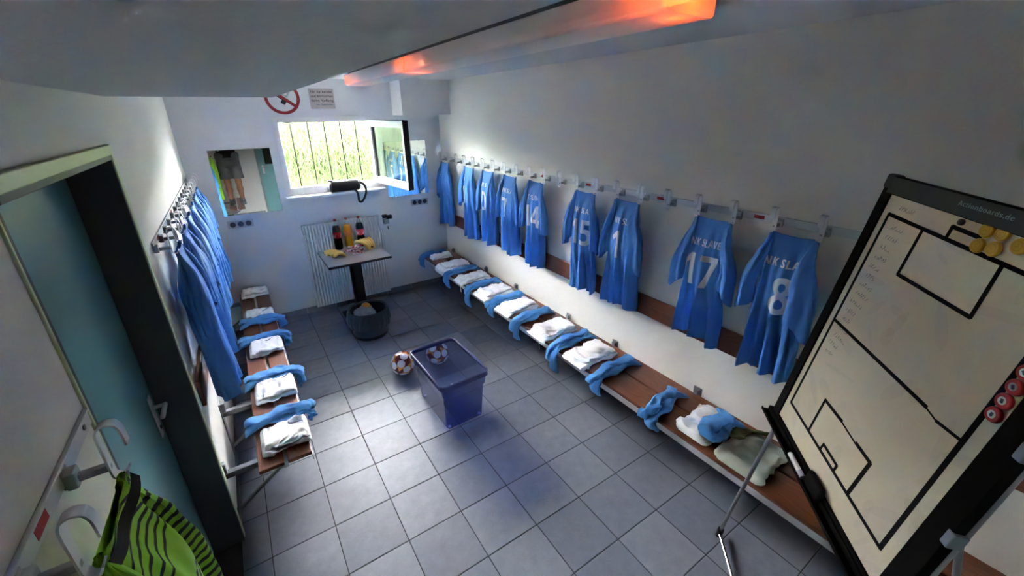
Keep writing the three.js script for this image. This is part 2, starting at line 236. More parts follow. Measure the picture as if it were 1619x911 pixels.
// ---------- radiator ----------
{
  const t = thing('radiator', 'white ribbed panel radiator on the wall below the window', 'radiator', [1.37, 0.085, 0.004]), w = 0.9, h = 1.02;
  const ribAt = [0, 0, 0.5, 1, 1, 1, 0.5, 0, 0, 0], NR = 27;
  mesh('ribbed_panel', grid(270, 20, (u, v) => { const e = Math.min(1, Math.min(v, 1 - v) * 20); return V(-w / 2 + w * u, h * v, 0.08 + 0.011 * ribAt[Math.round(u * 270) % 10] * e); }), M.whitePaint, t);
  mesh('back_panel', slab(-w / 2, w / 2, 0, h, 0.03, 0.045), M.whitePaint, t);
  for (const s of [-1, 1]) mesh('side_cover', rslab(s * w / 2 - 0.005, s * w / 2 + 0.005, 0, h, 0.028, 0.09), M.whitePaint, t);
  const g = []; for (let k = 0; k < 30; k++) g.push(slab(-w / 2 + k * 0.03, -w / 2 + k * 0.03 + 0.008, h - 0.006, h + 0.003, 0.03, 0.088));
  mesh('top_grille', [...g, rslab(-w / 2, w / 2, h - 0.004, h + 0.004, 0.082, 0.092), rslab(-w / 2, w / 2, h - 0.004, h + 0.004, 0.028, 0.036)], M.whitePaint, t);
  for (const x of [-0.28, 0.28]) mesh('bracket', slab(x - 0.02, x + 0.02, 0.2, h - 0.1, 0.0, 0.032), M.greySteel, t);
  mesh('supply_pipe', [rod(V(w / 2 + 0.005, h - 0.045, 0.055), V(w / 2 + 0.07, h - 0.045, 0.055), 0.009), rod(V(w / 2 + 0.05, h - 0.045, 0.055), V(w / 2 + 0.05, h - 0.045, 0.0), 0.009)], M.alu, t);
  const v = mesh('thermostat', [at(cyl(0.026, 0.026, 0.07, 20), w / 2 + 0.1, h - 0.035, 0.065, 0, 0, Math.PI / 2), at(rbox(0.06, 0.04, 0.05, 0.008), w / 2 + 0.05, h - 0.02, 0.065)], M.darkPlastic, t);
  mesh('cover_box', at(rbox(0.07, 0.075, 0.05, 0.01), w / 2 + 0.065, h - 0.085, 0.05), std('#a3a6aa', 0.5), v);
  mesh('drain_key', rod(V(w / 2 + 0.075, h - 0.155, 0.06), V(w / 2 + 0.082, h - 0.195, 0.06), 0.006), M.black, v);
}
// ---------- coat rails with hooks ----------
M.hookAlu = std('#e2e3e4', 0.34, { metalness: 0.35 }); M.hookArm = std('#a9adaf', 0.45, { metalness: 0.3 });
const hookShape = (() => {                                         // flat aluminium strip: lip, back, arch, front tongue (profile in z, y; extruded along x)
  const path = [[0.062, -0.032], [0.056, -0.044], [0.046, -0.046], [0.038, -0.036], [0.037, 0.0], [0.037, 0.06], [0.042, 0.078], [0.055, 0.084], [0.068, 0.079], [0.074, 0.062], [0.075, 0.028]];
  const c = new THREE.CatmullRomCurve3(path.map(([z, y]) => V(0, y, z)), false, 'catmullrom', 0.35), P = c.getPoints(44), wd = 0.012, th = 0.0018, L = [], R = [];
  P.forEach((p, i) => { const a = P[Math.max(0, i - 1)], b = P[Math.min(P.length - 1, i + 1)], ty = b.y - a.y, tz = b.z - a.z, l = Math.hypot(ty, tz); L.push([p.z - ty / l * th, p.y + tz / l * th]); R.push([p.z + ty / l * th, p.y - tz / l * th]); });
  const s = new THREE.Shape([...L, ...R.reverse()].map(([z, y]) => new THREE.Vector2(-z, y)));
  const g = new THREE.ExtrudeGeometry(s, { depth: 2 * wd, bevelEnabled: false }).translate(0, 0, -wd).rotateY(Math.PI / 2).translate(0, 0, 0.035);
  return g;
})();
const hookArm = join([rslab(-0.008, 0.008, -0.024, -0.008, 0.008, 0.074, 0.003), rslab(-0.017, 0.017, -0.032, 0.006, 0.008, 0.026, 0.004), rslab(-0.014, 0.014, -0.03, 0.016, 0.003, 0.012, 0.003)]);
function coatRail(label, pos, turn, len, hooks, labels = []) {
  const t = thing('coat_rail', label, 'coat rail', pos, turn);
  mesh('rail', [rslab(-len / 2, len / 2, -0.021, 0.021, 0.001, 0.007, 0.002), rslab(-len / 2, len / 2, 0.015, 0.021, 0.001, 0.011, 0.001)], M.alu, t);
  for (const x of hooks) { const h = mesh('hook', hookShape, M.hookAlu, t); h.position.set(x, 0, 0); mesh('arm', hookArm, M.hookArm, h); }
  for (const x of labels) { const l = mesh('red_sticker', rbox(0.055, 0.02, 0.001, 0.0004, 1), M.red, t); l.position.set(x, 0.0, 0.0078); }
  for (const x of [-len / 2 + 0.04, len / 2 - 0.05]) mesh('screw', at(cyl(0.006, 0.006, 0.003, 12), x, 0, 0.008, Math.PI / 2), M.greySteel, t);
  return t;
}
const RH = [...Array(21)].map((_, i) => 0.168 + 0.2135 * i), RC = 2.39, RY = 1.748;
coatRail('long aluminium coat rail with hooks holding the numbered blue jerseys, above the wooden wall board', [W, RY, RC], -Math.PI / 2, 4.62, RH.map((z) => z - RC), [3.475, 4.115, 2.79, 2.20].map((z) => z - RC));
const LH = [...Array(12)].map((_, i) => 0.30 + 0.2135 * i), LC = 1.36, LY = 1.705;
coatRail('aluminium coat rail with curved hooks running from the mirror wall to the door', [0, LY, LC], Math.PI / 2, 2.6, LH.map((z) => LC - z), [0.9, -0.35, -1.1]);
const NH = [4.205, 4.44, 4.66, 4.88];
coatRail('aluminium coat rail holding the neon green jersey, on the camera side of the door', [0, 1.645, 4.53], Math.PI / 2, 1.06, NH.map((z) => 4.53 - z), [4.53 - 4.33]);
// ---------- benches and wall boards ----------
const slatGeo = (len, w, h) => boxUV(new RoundedBoxGeometry(w, h, len, 2, 0.006));
function woodSlat(parent, w, h, len, x, y, z, k) { const g = slatGeo(len, w, h), p = g.attributes.position, uv = g.attributes.uv; for (let i = 0; i < p.count; i++) uv.setXY(i, p.getZ(i) + k * 0.37, p.getX(i) + p.getY(i) + k * 0.21); const m = mesh('slat', g, M.wood[k % 2], parent); m.position.set(x, y, z); return m; }
function bench(label, x0, x1, top, z0, z1, gap, wallX, brackets) {
  const t = thing('bench', label, 'bench', [(x0 + x1) / 2, 0, (z0 + z1) / 2]), w = (x1 - x0 - gap) / 2, L = z1 - z0, cx = (x0 + x1) / 2, s = wallX < cx ? -1 : 1, wx = wallX - cx, hw = (x1 - x0) / 2;
  woodSlat(t, w, 0.024, L, -(w + gap) / 2, top - 0.012, 0, 1); woodSlat(t, w, 0.024, L, (w + gap) / 2, top - 0.012, 0, 2);
  mesh('edge_rail', [rslab(-s * hw - 0.003, -s * hw + 0.003, top - 0.06, top - 0.022, -L / 2, L / 2, 0.001), rslab(-0.012, 0.012, top - 0.05, top - 0.025, -L / 2 + 0.01, L / 2 - 0.01, 0.002)], M.alu, t);
  for (const z of brackets) { const zz = z - (z0 + z1) / 2;
    const b = mesh('bracket', [rslab(Math.min(wx, -s * hw + s * 0.01), Math.max(wx, -s * hw + s * 0.01), top - 0.065, top - 0.03, zz - 0.018, zz + 0.018, 0.003), rod(V(wx, top - 0.33, zz), V(-s * hw * 0.5, top - 0.06, zz), 0.012)], M.steel, t);
    mesh('wall_plate', [rslab(wx - 0.006, wx + 0.006, top - 0.38, top + 0.045, zz - 0.03, zz + 0.03, 0.003), rslab(Math.min(wx, wx - s * 0.03), Math.max(wx, wx - s * 0.03), top - 0.03, top + 0.035, zz - 0.016, zz + 0.016, 0.003)], M.steel, b); }
  return t;
}
const BT = 0.49, LT = 0.47;
bench('long wooden two-slat bench on wall brackets beneath the numbered jerseys', 2.295, 2.715, BT, 0.06, 6.4, 0.014, W, [0.2, 1.1, 1.75, 2.62, 3.2, 3.95, 5.0]);
bench('short wooden two-slat bench with gap to the wall, laid with white shorts and blue socks', 0.178, 0.448, LT, 0.13, 3.0, 0.018, 0, [0.3, 1.55, 2.25, 2.86]);
bench('wooden two-slat bench under the person behind the camera, seen in the mirror', 0.178, 0.448, LT, 5.05, 6.5, 0.018, 0, [5.3, 6.2]);
{
  const t = thing('wall_board', 'brown wooden board along the wall behind the hems of the numbered jerseys', 'wall board', [W - 0.0115, 0.96, 3.2]);
  const g = slatGeo(6.3, 0.02, 0.155), p = g.attributes.position; for (let i = 0; i < p.count; i++) g.attributes.uv.setXY(i, p.getZ(i), p.getY(i)); mesh('plank', g, M.wood[0], t);
  for (const z of [-2.4, -1.2, 0, 1.2, 2.4]) mesh('screw', at(cyl(0.006, 0.006, 0.003, 10), -0.0105, 0, z, 0, 0, Math.PI / 2), M.steel, t);
  const u = thing('wall_board', 'brown wooden board on the wall behind the plain jerseys next to the door', 'wall board', [0.0115, 0.9, 1.45]);
  const h = slatGeo(2.6, 0.02, 0.155), k = h.attributes.position; for (let i = 0; i < k.count; i++) h.attributes.uv.setXY(i, k.getZ(i) + 3, k.getY(i)); mesh('plank', h, M.wood[1], u);
  for (const z of [-1.2, 0, 1.2]) mesh('screw', at(cyl(0.006, 0.006, 0.003, 10), 0.0105, 0, z, 0, 0, Math.PI / 2), M.steel, u);
}
// ---------- fluorescent fittings ----------
function fitting(label, z0, z1, glowEnds) {
  const t = thing('ceiling_light', label, 'ceiling light', [1.46, CH, (z0 + z1) / 2]), L = z1 - z0, w = 0.2, y1 = -0.05, y0 = -0.13;
  mesh('base_tray', [rslab(-0.07, 0.07, -0.05, -0.001, -L / 2 + 0.02, L / 2 - 0.02, 0.004), rslab(-w / 2 + 0.004, w / 2 - 0.004, -0.058, -0.048, -L / 2 + 0.004, L / 2 - 0.004, 0.002)], std('#55585c', 0.5), t);
  const dif = phys('#f6f3f2', 0.9, { transmission: 0.26, thickness: 0 });
  const r = 0.014, sh = (u) => { const a = u * 3; return a; };
  const prof = [[-w / 2, y1], [-w / 2, y0 + r], [-w / 2 + r * 0.3, y0 + r * 0.3], [-w / 2 + r, y0], [w / 2 - r, y0], [w / 2 - r * 0.3, y0 + r * 0.3], [w / 2, y0 + r], [w / 2, y1]];
  const body = grid(prof.length - 1, 1, (u, v) => { const p = prof[Math.round(u * (prof.length - 1))]; return V(p[0], p[1], -L / 2 + L * v); });
  const cap = (z) => { const s = new THREE.Shape(prof.map(([x, y]) => new THREE.Vector2(x, y))); return new THREE.ShapeGeometry(s).translate(0, 0, z); };
  mesh('diffuser', [body, cap(-L / 2), cap(L / 2)], dif, t);
  mesh('tube', rod(V(0, -0.085, -L / 2 + 0.09), V(0, -0.085, L / 2 - 0.09), 0.014, 16), new THREE.MeshStandardMaterial({ color: '#d9d9d6', roughness: 0.4, emissive: '#ffcdb8', emissiveIntensity: 0.0022 }), t);
  for (const e of glowEnds) { const z = e * (L / 2 - 0.05);
    mesh('glowing_tube_end', rod(V(0, -0.085, z - 0.03), V(0, -0.085, z + 0.03), 0.0145, 16), new THREE.MeshStandardMaterial({ color: '#ff9a5a', emissive: '#ff6a24', emissiveIntensity: GLOW }), t);
    const p = new THREE.PointLight('#ff5a1c', GLOW * 0.0008, 0, 2); p.position.set(0, -0.105, z); p.castShadow = true; t.add(p); }
}
const GLOW = 0.17;
fitting('unlit white fluorescent ceiling fitting nearer the window, its tube ends glowing orange', 1.17, 2.60, [-1, 1]);
fitting('long white fluorescent ceiling fitting nearest the camera with a bright orange end', 2.625, 4.44, [-1, 1]);
// ---------- jerseys ----------
const fabricBump = dataTex(256, 256, (u, v) => 0.5 + 0.25 * Math.sin(u * 6.283 * 64) * Math.sin(v * 6.283 * 64) + 0.3 * tileNoise(u, v, 30, 2, 4), false, 3);
const BLUE = '#4388d8';
const blueCloth = () => phys(BLUE, 0.72, { sheen: 0.3, sheenColor: new THREE.Color('#8fc0ee'), sheenRoughness: 0.6, bumpMap: fabricBump, bumpScale: 0.0004 });
M.blue = blueCloth(); M.navy = std('#1d2a5c', 0.6);
function backPrint(name, num, o = {}) {
  return canvasTex(320, 640, (g, w, h) => {                         // covers 0.5 m x 0.84 m of the back
    g.fillStyle = o.base ?? BLUE; g.fillRect(0, 0, w, h); g.fillStyle = '#d9dee6'; g.textAlign = 'center';
    const px = 640;                                                 // pixels per metre across and down (roughly)
    g.font = 'bold 42px sans-serif'; if (name) { g.save(); g.translate(w / 2 + (o.nx ?? 0), 128); g.scale(o.nsc ?? 0.75, 1.05); g.fillText(name, 0, 0); g.restore(); }
    g.font = 'bold 210px sans-serif'; if (num) { g.save(); g.translate(w / 2 + (o.dx ?? 0), 318); g.scale(0.62, 1.02); g.fillText(num, 0, 0); g.restore(); }
  });
}
function jerseyGeo(o) {                                             // x along the rail, y down from the hooks, z out from the wall
  const { L = 0.82, top = 0.112, hem = 0.17, z0 = 0.085, seed = 1, fold = 0.03, depth = 0.055, k = 8.5, lean = 0 } = o, ph = seed * 2.31, gr = rng(Math.round(seed * 37)), grooves = [[-0.42 + 0.3 * gr(), gr() - 0.5, 0.13], [0.22 + 0.35 * gr(), gr() - 0.5, 0.11]];
  const torso = grid(96, 44, (u, v) => {
    const th = u * 2 * Math.PI, c = Math.cos(th), s = Math.sin(th), t = v;
    const a = lerp(top, hem, 0.15 * sstep(0, 0.2, t) + 0.85 * sstep(0.2, 1, t)), b = lerp(0.008, depth, sstep(0, 0.3, t));
    let x = a * Math.sign(c) * Math.abs(c) ** 0.8, z = b * s;
    const amp = fold * (0.25 * sstep(0.04, 0.2, t) + 0.75 * sstep(0.35, 0.95, t)), w = x / a;
    z += amp * ((1 - 2 * Math.abs(Math.sin(w * k * 0.5 + ph + 0.5 * t)) ** 0.8) * 0.8 + Math.sin(w * k * 1.7 + ph * 1.7 + t) * 0.35) * (s > 0 ? 1 : 0.7) + 0.006 * fbm(x * 9 + seed, t * 5, s * 2);
    for (const [g0, gd, gw] of grooves) { const q = (w - g0 - 0.12 * gd * t) / gw; z -= (s > -0.2 ? 1 : 0.4) * 0.065 * sstep(0.42, 0.95, t) * Math.exp(-q * q) * (s > 0 ? 1 : -1); }
    x += 0.012 * fbm(t * 3, seed * 3.1, s) * t + lean * t;
    const sag = 0.014 * (1 - (x / top) ** 2) * (1 - t), shoulder = t < 0.02 ? 0 : 0;
    const y = -L * t - sag - shoulder + 0.012 * t * Math.sin(w * 4 + seed) - 0.02 * t * w * (o.tilt ?? 0);
    const p = V(x, y, z0 + z + (o.out ?? 0) * t); p.u = s >= -0.05 ? 0.5 + x / 0.5 : 0.01; p.v = 1 - Math.min(0.995, Math.max(0.005, -y / 0.84)); return p;
  }, true);
  const hemBand = grid(96, 1, (u, v) => { const th = u * 6.2832, a = hem, c = Math.cos(th), x = a * Math.sign(c) * Math.abs(c) ** 0.8 + lean; return V(x * 0.97, -L + 0.004 - 0.002 * v, z0 + (o.out ?? 0) + depth * Math.sin(th) * (v ? 0.5 : 0.9)); });
  const sleeve = (s, so = {}) => { const sl = so.len ?? 0.43, ow = so.spread ?? 0.058, wd = so.w ?? 0.046, zo = so.z ?? 0.03; return grid(40, 22, (u, v) => {
    const th = u * 2 * Math.PI, c = Math.cos(th), sn = Math.sin(th), t = v, cx = s * (top - 0.012 + ow * sstep(0, 0.75, t)), cz = z0 + zo * sstep(0, 0.3, t) + (o.out ?? 0) * t * 0.5, cut = 0.04 * s * c * t;
    const a = lerp(0.014, wd, sstep(0, 0.55, t)) * (t > 0.995 ? 0.93 : 1), b = lerp(0.007, 0.028, sstep(0, 0.6, t));
    return V(cx + a * c + 0.008 * fbm(t * 4 + seed, c * 2, s), -0.004 - sl * t - cut + 0.01 * Math.sin(c * 3 + seed) * t, cz + b * sn + 0.012 * t * Math.sin(c * 4.2 + ph + s) + 0.004 * fbm(t * 6, c * 3, seed)); }, true); };
  return { torso, hemBand, sleeve };
}
const hangers = [];
function jersey(label, group, pos, turn, o) {
  const t = thing('football_jersey', label, 'jersey', pos, turn, group), G = jerseyGeo(o);
  const m = o.print ? phys('#ffffff', 0.72, { map: o.print, sheen: 0.3, sheenColor: new THREE.Color('#8fc0ee'), sheenRoughness: 0.6, bumpMap: fabricBump, bumpScale: 0.0004 }) : M.blue;
  const torso = mesh('torso', G.torso, m, t);
  mesh('sleeve', G.sleeve(-1, o.sl ?? {}), o.cloth ?? M.blue, t); mesh('sleeve', G.sleeve(1, o.sr ?? {}), o.cloth ?? M.blue, t);
  return t;
}
const JG = 'numbered blue jerseys on the long coat rail', midHook = (i) => (RH[i] + RH[i + 1]) / 2, JY = RY - 0.034;
const J = [
  [0, 'NK', '', 'blue jersey with small white letters, hanging in the corner beside the mirror', { seed: 1, hem: 0.14, L: 0.80, fold: 0.03, depth: 0.05, nx: -60, sr: { spread: 0.075, w: 0.07, z: 0.04, len: 0.42 } }],
  [3, 'NK', '1', 'blue jersey next to the one in the corner, showing a sliver of white print', { seed: 2, hem: 0.15, L: 0.83, fold: 0.024, nx: -55, dx: -40 }],
  [5, 'NK S', '0', 'blue jersey with a tall narrow white 0 on the back', { seed: 3, hem: 0.145, L: 0.79, fold: 0.022, dx: -14, nx: -22 }],
  [7, 'NK SLA', '7', 'blue jersey with a white 7 partly hidden in folds, between the 0 and the 14', { seed: 4, hem: 0.145, L: 0.80, fold: 0.022, dx: -20 }],
  [9, 'K SLAV', '14', 'blue jersey with a white 14 split by a fold', { seed: 5, hem: 0.14, L: 0.80, fold: 0.024, dx: 0 }],
  [12, 'NK SLA', '15', 'blue jersey with a folded white 15, first after the empty hooks', { seed: 6, hem: 0.145, L: 0.82, fold: 0.026, dx: 8 }],
  [14, 'NK SLA', '1', 'blue jersey showing a single white 1, hanging just before the jersey numbered 17', { seed: 7, hem: 0.145, L: 0.80, fold: 0.024, dx: -18, sr: { spread: 0.05, z: 0.05, len: 0.45, w: 0.07 } }],
  [17, 'NK SLAVE', '17', 'blue jersey with a complete white 17 on the back', { seed: 8, hem: 0.155, L: 0.765, fold: 0.022, nsc: 0.6, dx: -8, tilt: 1 }],
  [19, 'NK SLAV', '8', 'blue jersey with a white 8, nearest the tactics board', { seed: 9.4, hem: 0.142, L: 0.79, fold: 0.028, dx: 14, sr: { spread: 0.03, z: 0.06, len: 0.46, w: 0.066 } }],
];
for (const [i, name, num, label, o] of J) jersey(label, JG, [W, JY, midHook(i)], -Math.PI / 2, { ...o, fold: o.fold * 1.5, print: backPrint(name, num, o) });
const LG = 'plain blue jerseys on the rail beside the door', order = ['nearest the window wall', 'second from the window wall', 'third from the window wall', 'third from the door', 'second from the door', 'nearest the door'];
for (let k = 0; k < 6; k++) jersey(`plain blue jersey on the rail beside the door, ${order[k]}`, LG, [0, LY - 0.034, (LH[2 * k] + LH[2 * k + 1]) / 2 - (k === 5 ? 0.0 : 0)], Math.PI / 2, { seed: 20 + k * 1.7, hem: 0.145, L: 0.80 + 0.03 * (k % 3) + (k === 5 ? 0.03 : 0), fold: 0.022, depth: 0.06, out: 0.035 });
// neon green jersey with black stripes
{
  const neon = canvasTex(512, 1024, (g, w, h) => {
    g.fillStyle = '#8fd01c'; g.fillRect(0, 0, w, h); g.strokeStyle = '#10140c'; g.lineCap = 'butt';
    for (let k = 0; k < 7; k++) { g.lineWidth = 8; g.beginPath(); for (let s = 0; s <= 30; s++) { const q = s / 30, x = 400 - q * 300, y = 50 + k * 20 + q * (k * 16) - 26 * Math.sin(q * 3.1) + 9 * Math.sin(q * 9 + k * 0.4); s ? g.lineTo(x, y) : g.moveTo(x, y); } g.stroke(); }
    g.fillStyle = '#10140c'; g.lineWidth = 16; g.save(); g.translate(292, 330); g.transform(1, 0, -0.25, 1, 0, 0); g.strokeRect(0, 0, 46, 104); g.fillRect(-30, 14, 14, 90); g.restore();
  });
  const m = phys('#ffffff', 0.6, { map: neon, bumpMap: fabricBump, bumpScale: 0.0004 }), plain = phys('#8fd01c', 0.6, { bumpMap: fabricBump, bumpScale: 0.0004 });
  const t = thing('training_jersey', 'neon green jersey with wavy black stripes on the rail next to the door', 'jersey', [0, 1.612, (NH[0] + NH[1]) / 2], Math.PI / 2), o = { seed: 33, hem: 0.2, L: 0.78, fold: 0.02, depth: 0.06, z0: 0.085, out: 0.02 }, G = jerseyGeo(o);
  const torso = mesh('torso', G.torso, m, t);
  const bars = canvasTex(128, 512, (g) => { g.fillStyle = '#8fd01c'; g.fillRect(0, 0, 128, 512); g.fillStyle = '#10140c'; for (let k = 0; k < 17; k++) { g.save(); g.translate(64, 20 + k * 29); g.rotate(-0.25); g.fillRect(-64, 0, 70, 11); g.restore(); } });
  mesh('sleeve', G.sleeve(-1), plain, t); mesh('sleeve', G.sleeve(1, { len: 0.5 }), phys('#ffffff', 0.6, { map: bars }), t);
  mesh('black_trim', grid(30, 4, (u, v) => V(0.106 - 0.222 * u, -0.004 - 0.014 * Math.sin(u * 3.14) - 0.018 * v, 0.098 + 0.012 * v + 0.004 * Math.sin(u * 9))), std('#070606', 0.95), t);
}
// ---------- clothing laid on the benches ----------
function drape(o) {                                                 // a soft folded band swept along a path
  const c = new THREE.CatmullRomCurve3(o.path), w = o.w, th = o.th, sd = o.seed, am = o.wr ?? 0.012, W0 = (o.across ?? V(0, 0, 1)).clone().normalize();
  return grid(44, o.n ?? 34, (u, v) => {
    const p = c.getPoint(v), t = c.getTangent(v), n = new THREE.Vector3().crossVectors(W0, t); if (n.y < 0 || (Math.abs(n.y) < 0.3 && n.x * (o.outX ?? -1) < 0)) n.negate(); n.normalize();
    const a = u * 2 * Math.PI, cs = Math.cos(a), sn = Math.sin(a), e = Math.min(1, Math.min(v, 1 - v) * (o.cap ?? 12)), close = Math.sqrt(1 - (1 - e) ** 2);
    const wv = w / 2 * (1 + 0.16 * fbm(v * 3.2, sd, 2.2)) * (0.75 + 0.25 * close) + 0.01 * fbm(v * 9, cs * 2, sd);
    const x = wv * Math.sign(cs) * Math.abs(cs) ** 0.7, up = th * (0.5 + 0.5 * Math.sign(sn) * Math.abs(sn) ** 0.75);
    const q = p.clone().addScaledVector(W0, x + 0.012 * fbm(v * 2.5, sd * 1.3, 7));
    const ridge = 1 - Math.abs(fbm(q.x * 15 + sd, q.z * 15, sd * 0.7, 2)), big = fbm(q.x * 8, q.y * 8 + sd, q.z * 8, 2);
    q.addScaledVector(n, close * up * (1 + 0.35 * big) + (sn > -0.2 ? close * am * (1.6 * (ridge - 0.65) + 0.6 * big) : 0));
    if (o.floorY !== undefined && q.x > o.bx[0] && q.x < o.bx[1]) q.y = Math.max(q.y, o.floorY + 0.0015);
    return q;
  }, true);
}
M.cotton = phys('#f1f2f4', 0.8, { sheen: 0.2, sheenRoughness: 0.7, bumpMap: fabricBump, bumpScale: 0.0003 });
M.sock = phys('#4f95d6', 0.85, { sheen: 0.3, sheenRoughness: 0.7, sheenColor: new THREE.Color('#9cc8f0'), bumpMap: fabricBump, bumpScale: 0.0006 });
const tickGeo = (() => { const s = new THREE.Shape(); s.moveTo(-0.022, 0.004); s.quadraticCurveTo(-0.026, -0.012, -0.006, -0.009); s.lineTo(0.026, 0.009); s.lineTo(-0.008, -0.002); s.quadraticCurveTo(-0.02, -0.005, -0.022, 0.004); return new THREE.ExtrudeGeometry(s, { depth: 0.0012, bevelEnabled: false }).rotateX(-Math.PI / 2); })();
function topAt(geo, x, z) { const p = geo.attributes.position; let y = -1; for (let i = 0; i < p.count; i++) if (Math.hypot(p.getX(i) - x, p.getZ(i) - z) < 0.014) y = Math.max(y, p.getY(i)); return y; }
function shorts(label, group, x0, x1, top, z, o = {}) {             // folded shorts lying across the bench from x0 to x1 (front edge)
  const t = thing('football_shorts', label, 'shorts', [(x0 + x1) / 2, top, z], o.turn ?? 0, group), d = (x1 - x0) / 2, s = Math.sign(d), w = o.w ?? 0.23, sd = o.seed ?? 1, hang = o.hang ?? 0, floorY = 0, bx = [-Math.abs(d), Math.abs(d)];
  const path = (k, y) => [V(-d * 0.97, y, 0), V(-d * 0.4, y + 0.004, 0.01 * k), V(d * 0.3, y + 0.003, -0.008 * k), V(d * 0.93, y + 0.001, 0)].concat(hang ? [V(d + s * 0.014, y - 0.012, 0), V(d + s * (0.02), y - hang, 0)] : []);
  const g1 = drape({ path: path(1, 0), w, th: 0.022, seed: sd, wr: 0.010, floorY, bx, outX: s }), g2 = drape({ path: path(-1, 0.02).slice(0, 4).map((p, i) => i === 0 ? V(p.x * 0.9, p.y, p.z) : p), w: w * 0.86, th: 0.026, seed: sd + 4.2, wr: 0.016, cap: 9, outX: s });
  mesh('lower_leg', g1, M.cotton, t); mesh('upper_leg', g2, M.cotton, t);
  if (o.tick) { const [lx, lz] = o.tick, m = mesh('tick_logo', tickGeo, M.navy, t); m.position.set(lx, topAt(g2, lx, lz) + 0.0035, lz); m.rotation.y = o.tickTurn ?? 0.4; m.scale.setScalar((o.tickSize ?? 1) * 1.35); }
  if (o.cord) mesh('drawstring', tube([V(d * 0.75, 0.045, w * 0.2), V(d + s * 0.01, 0.03, w * 0.22), V(d + s * 0.024, -0.02, w * 0.2), V(d + s * 0.022, -0.1, w * 0.22)], 0.0035, 20, 6), M.cotton, t);
  return t;
}
function socks(label, group, x0, x1, top, z, o = {}) {              // two long socks laid across the bench and hanging over its front edge
  const t = thing('football_socks', label, 'socks', [(x0 + x1) / 2, top, z], o.turn ?? 0, group), d = (x1 - x0) / 2, s = Math.sign(d), sd = o.seed ?? 1, hang = o.hang ?? 0.1, back = o.back ?? 0, bx = [-Math.abs(d), Math.abs(d)];
  const sweep = (k, y, h, dz) => [V(-d - s * back, y + 0.002, dz + 0.03 * k), V(-d * 0.35, y + 0.008 + 0.01 * (k > 0), dz - 0.012 * k), V(d * 0.3, y + 0.006, dz + 0.014 * k), V(d * 0.92, y + 0.003, dz - 0.01 * k), ...(h ? [V(d + s * 0.022, y - 0.018, dz), V(d + s * 0.03, y - h * 0.6, dz + 0.012 * k), V(d + s * 0.026, y - h, dz + 0.03 * k)] : [])];
  mesh('sock', drape({ path: sweep(1, 0, hang, 0.012), w: o.w ?? 0.085, th: 0.028, seed: sd, wr: 0.012, cap: 9, n: 44, floorY: 0, bx, outX: s }), M.sock, t);
  mesh('sock', drape({ path: sweep(-1, 0.018, (o.hang2 ?? hang * 0.75), -0.014), w: (o.w ?? 0.085) * 0.9, th: 0.03, seed: sd + 7.7, wr: 0.014, cap: 9, n: 44, floorY: 0, bx, outX: s }), M.sock, t);
  return t;
}
const SG = 'white shorts laid out on the bench beside the door', BG = 'blue socks laid out on the bench beside the door', SR = 'white shorts laid out on the bench below the numbered jerseys', BR = 'blue socks laid out on the bench below the numbered jerseys';
shorts('flat white shorts by themselves at the mirror end of the short bench', SG, 0.19, 0.46, LT, 0.235, { seed: 2, w: 0.2, tick: [0.075, 0.02], tickSize: 0.8 });
const nth = ['second', 'third', 'fourth'];
shorts('white shorts on the short bench, with blue socks on their near side only', SG, 0.19, 0.455, LT, 0.86, { seed: 5, w: 0.22, tick: [0.06, -0.03] });
socks('blue socks on the short bench, lying on the near side of their shorts', BG, 0.165, 0.47, LT, 1.03, { seed: 3, hang: 0.07, back: 0.01, w: 0.1 });
shorts('white shorts on the short bench, third from the mirror wall', SG, 0.2, 0.46, LT, 1.575, { seed: 8, w: 0.25, tick: [0.03, -0.05] });
socks('blue socks on the short bench, behind the third white shorts from the mirror', BG, 0.15, 0.47, LT, 1.405, { seed: 11, hang: 0.08, back: 0.02, w: 0.1 });
shorts('white shorts on the short bench, next to the pair at its near end', SG, 0.2, 0.47, LT, 2.255, { seed: 14, w: 0.25, tick: [0.075, -0.07] });
socks('blue socks on the short bench, behind the shorts next to the near end', BG, 0.16, 0.475, LT, 2.075, { seed: 17, hang: 0.1, back: 0.01, w: 0.11 });
shorts('white shorts with a navy tick, at the near end of the short bench', SG, 0.2, 0.475, LT, 2.79, { seed: 21, w: 0.26, tick: [0.06, -0.05], tickSize: 1.3, tickTurn: -0.6 });
socks('blue socks on the short bench, behind the shorts at its near end', BG, 0.15, 0.475, LT, 2.595, { seed: 24, hang: 0.04, back: 0.02, w: 0.1 });
// the long bench
socks('blue socks at the mirror end of the long bench, lying over white shorts', BR, 2.62, 2.29, BT, 0.2, { seed: 31, hang: 0.12, w: 0.1 });
shorts('white shorts at the mirror end of the long bench, mostly under blue socks', SR, 2.62, 2.32, BT, 0.355, { seed: 33, w: 0.14 });
const rz = [[0.74, 0.98], [1.25, 1.5], [1.73, 1.985], [2.17, 2.43], [2.72, 2.97], [3.2, 3.45]], rn = ['second', 'third', 'fourth', 'fifth', 'sixth', 'seventh'];
rz.forEach(([a, b], k) => {
  shorts(`white shorts on the long bench, ${rn[k]} set from the mirror wall`, SR, 2.66, 2.295, BT, a, { seed: 40 + 3.3 * k, w: 0.25, hang: k === 0 ? 0.06 : 0.02, cord: k === 1 || k === 4 });
  socks(`blue socks on the long bench, ${rn[k]} set from the mirror wall`, BR, 2.68, 2.285, BT, b, { seed: 60 + 4.7 * k, hang: 0.14 + 0.05 * Math.sin(k * 2.1), hang2: 0.08 + 0.05 * Math.cos(k * 1.7), w: 0.09 });
});
socks('blue socks alone on the long bench, without shorts beside them', BR, 2.62, 2.29, BT, 3.9, { seed: 93, hang: 0.05, hang2: 0.02, w: 0.085, turn: 0.12 });
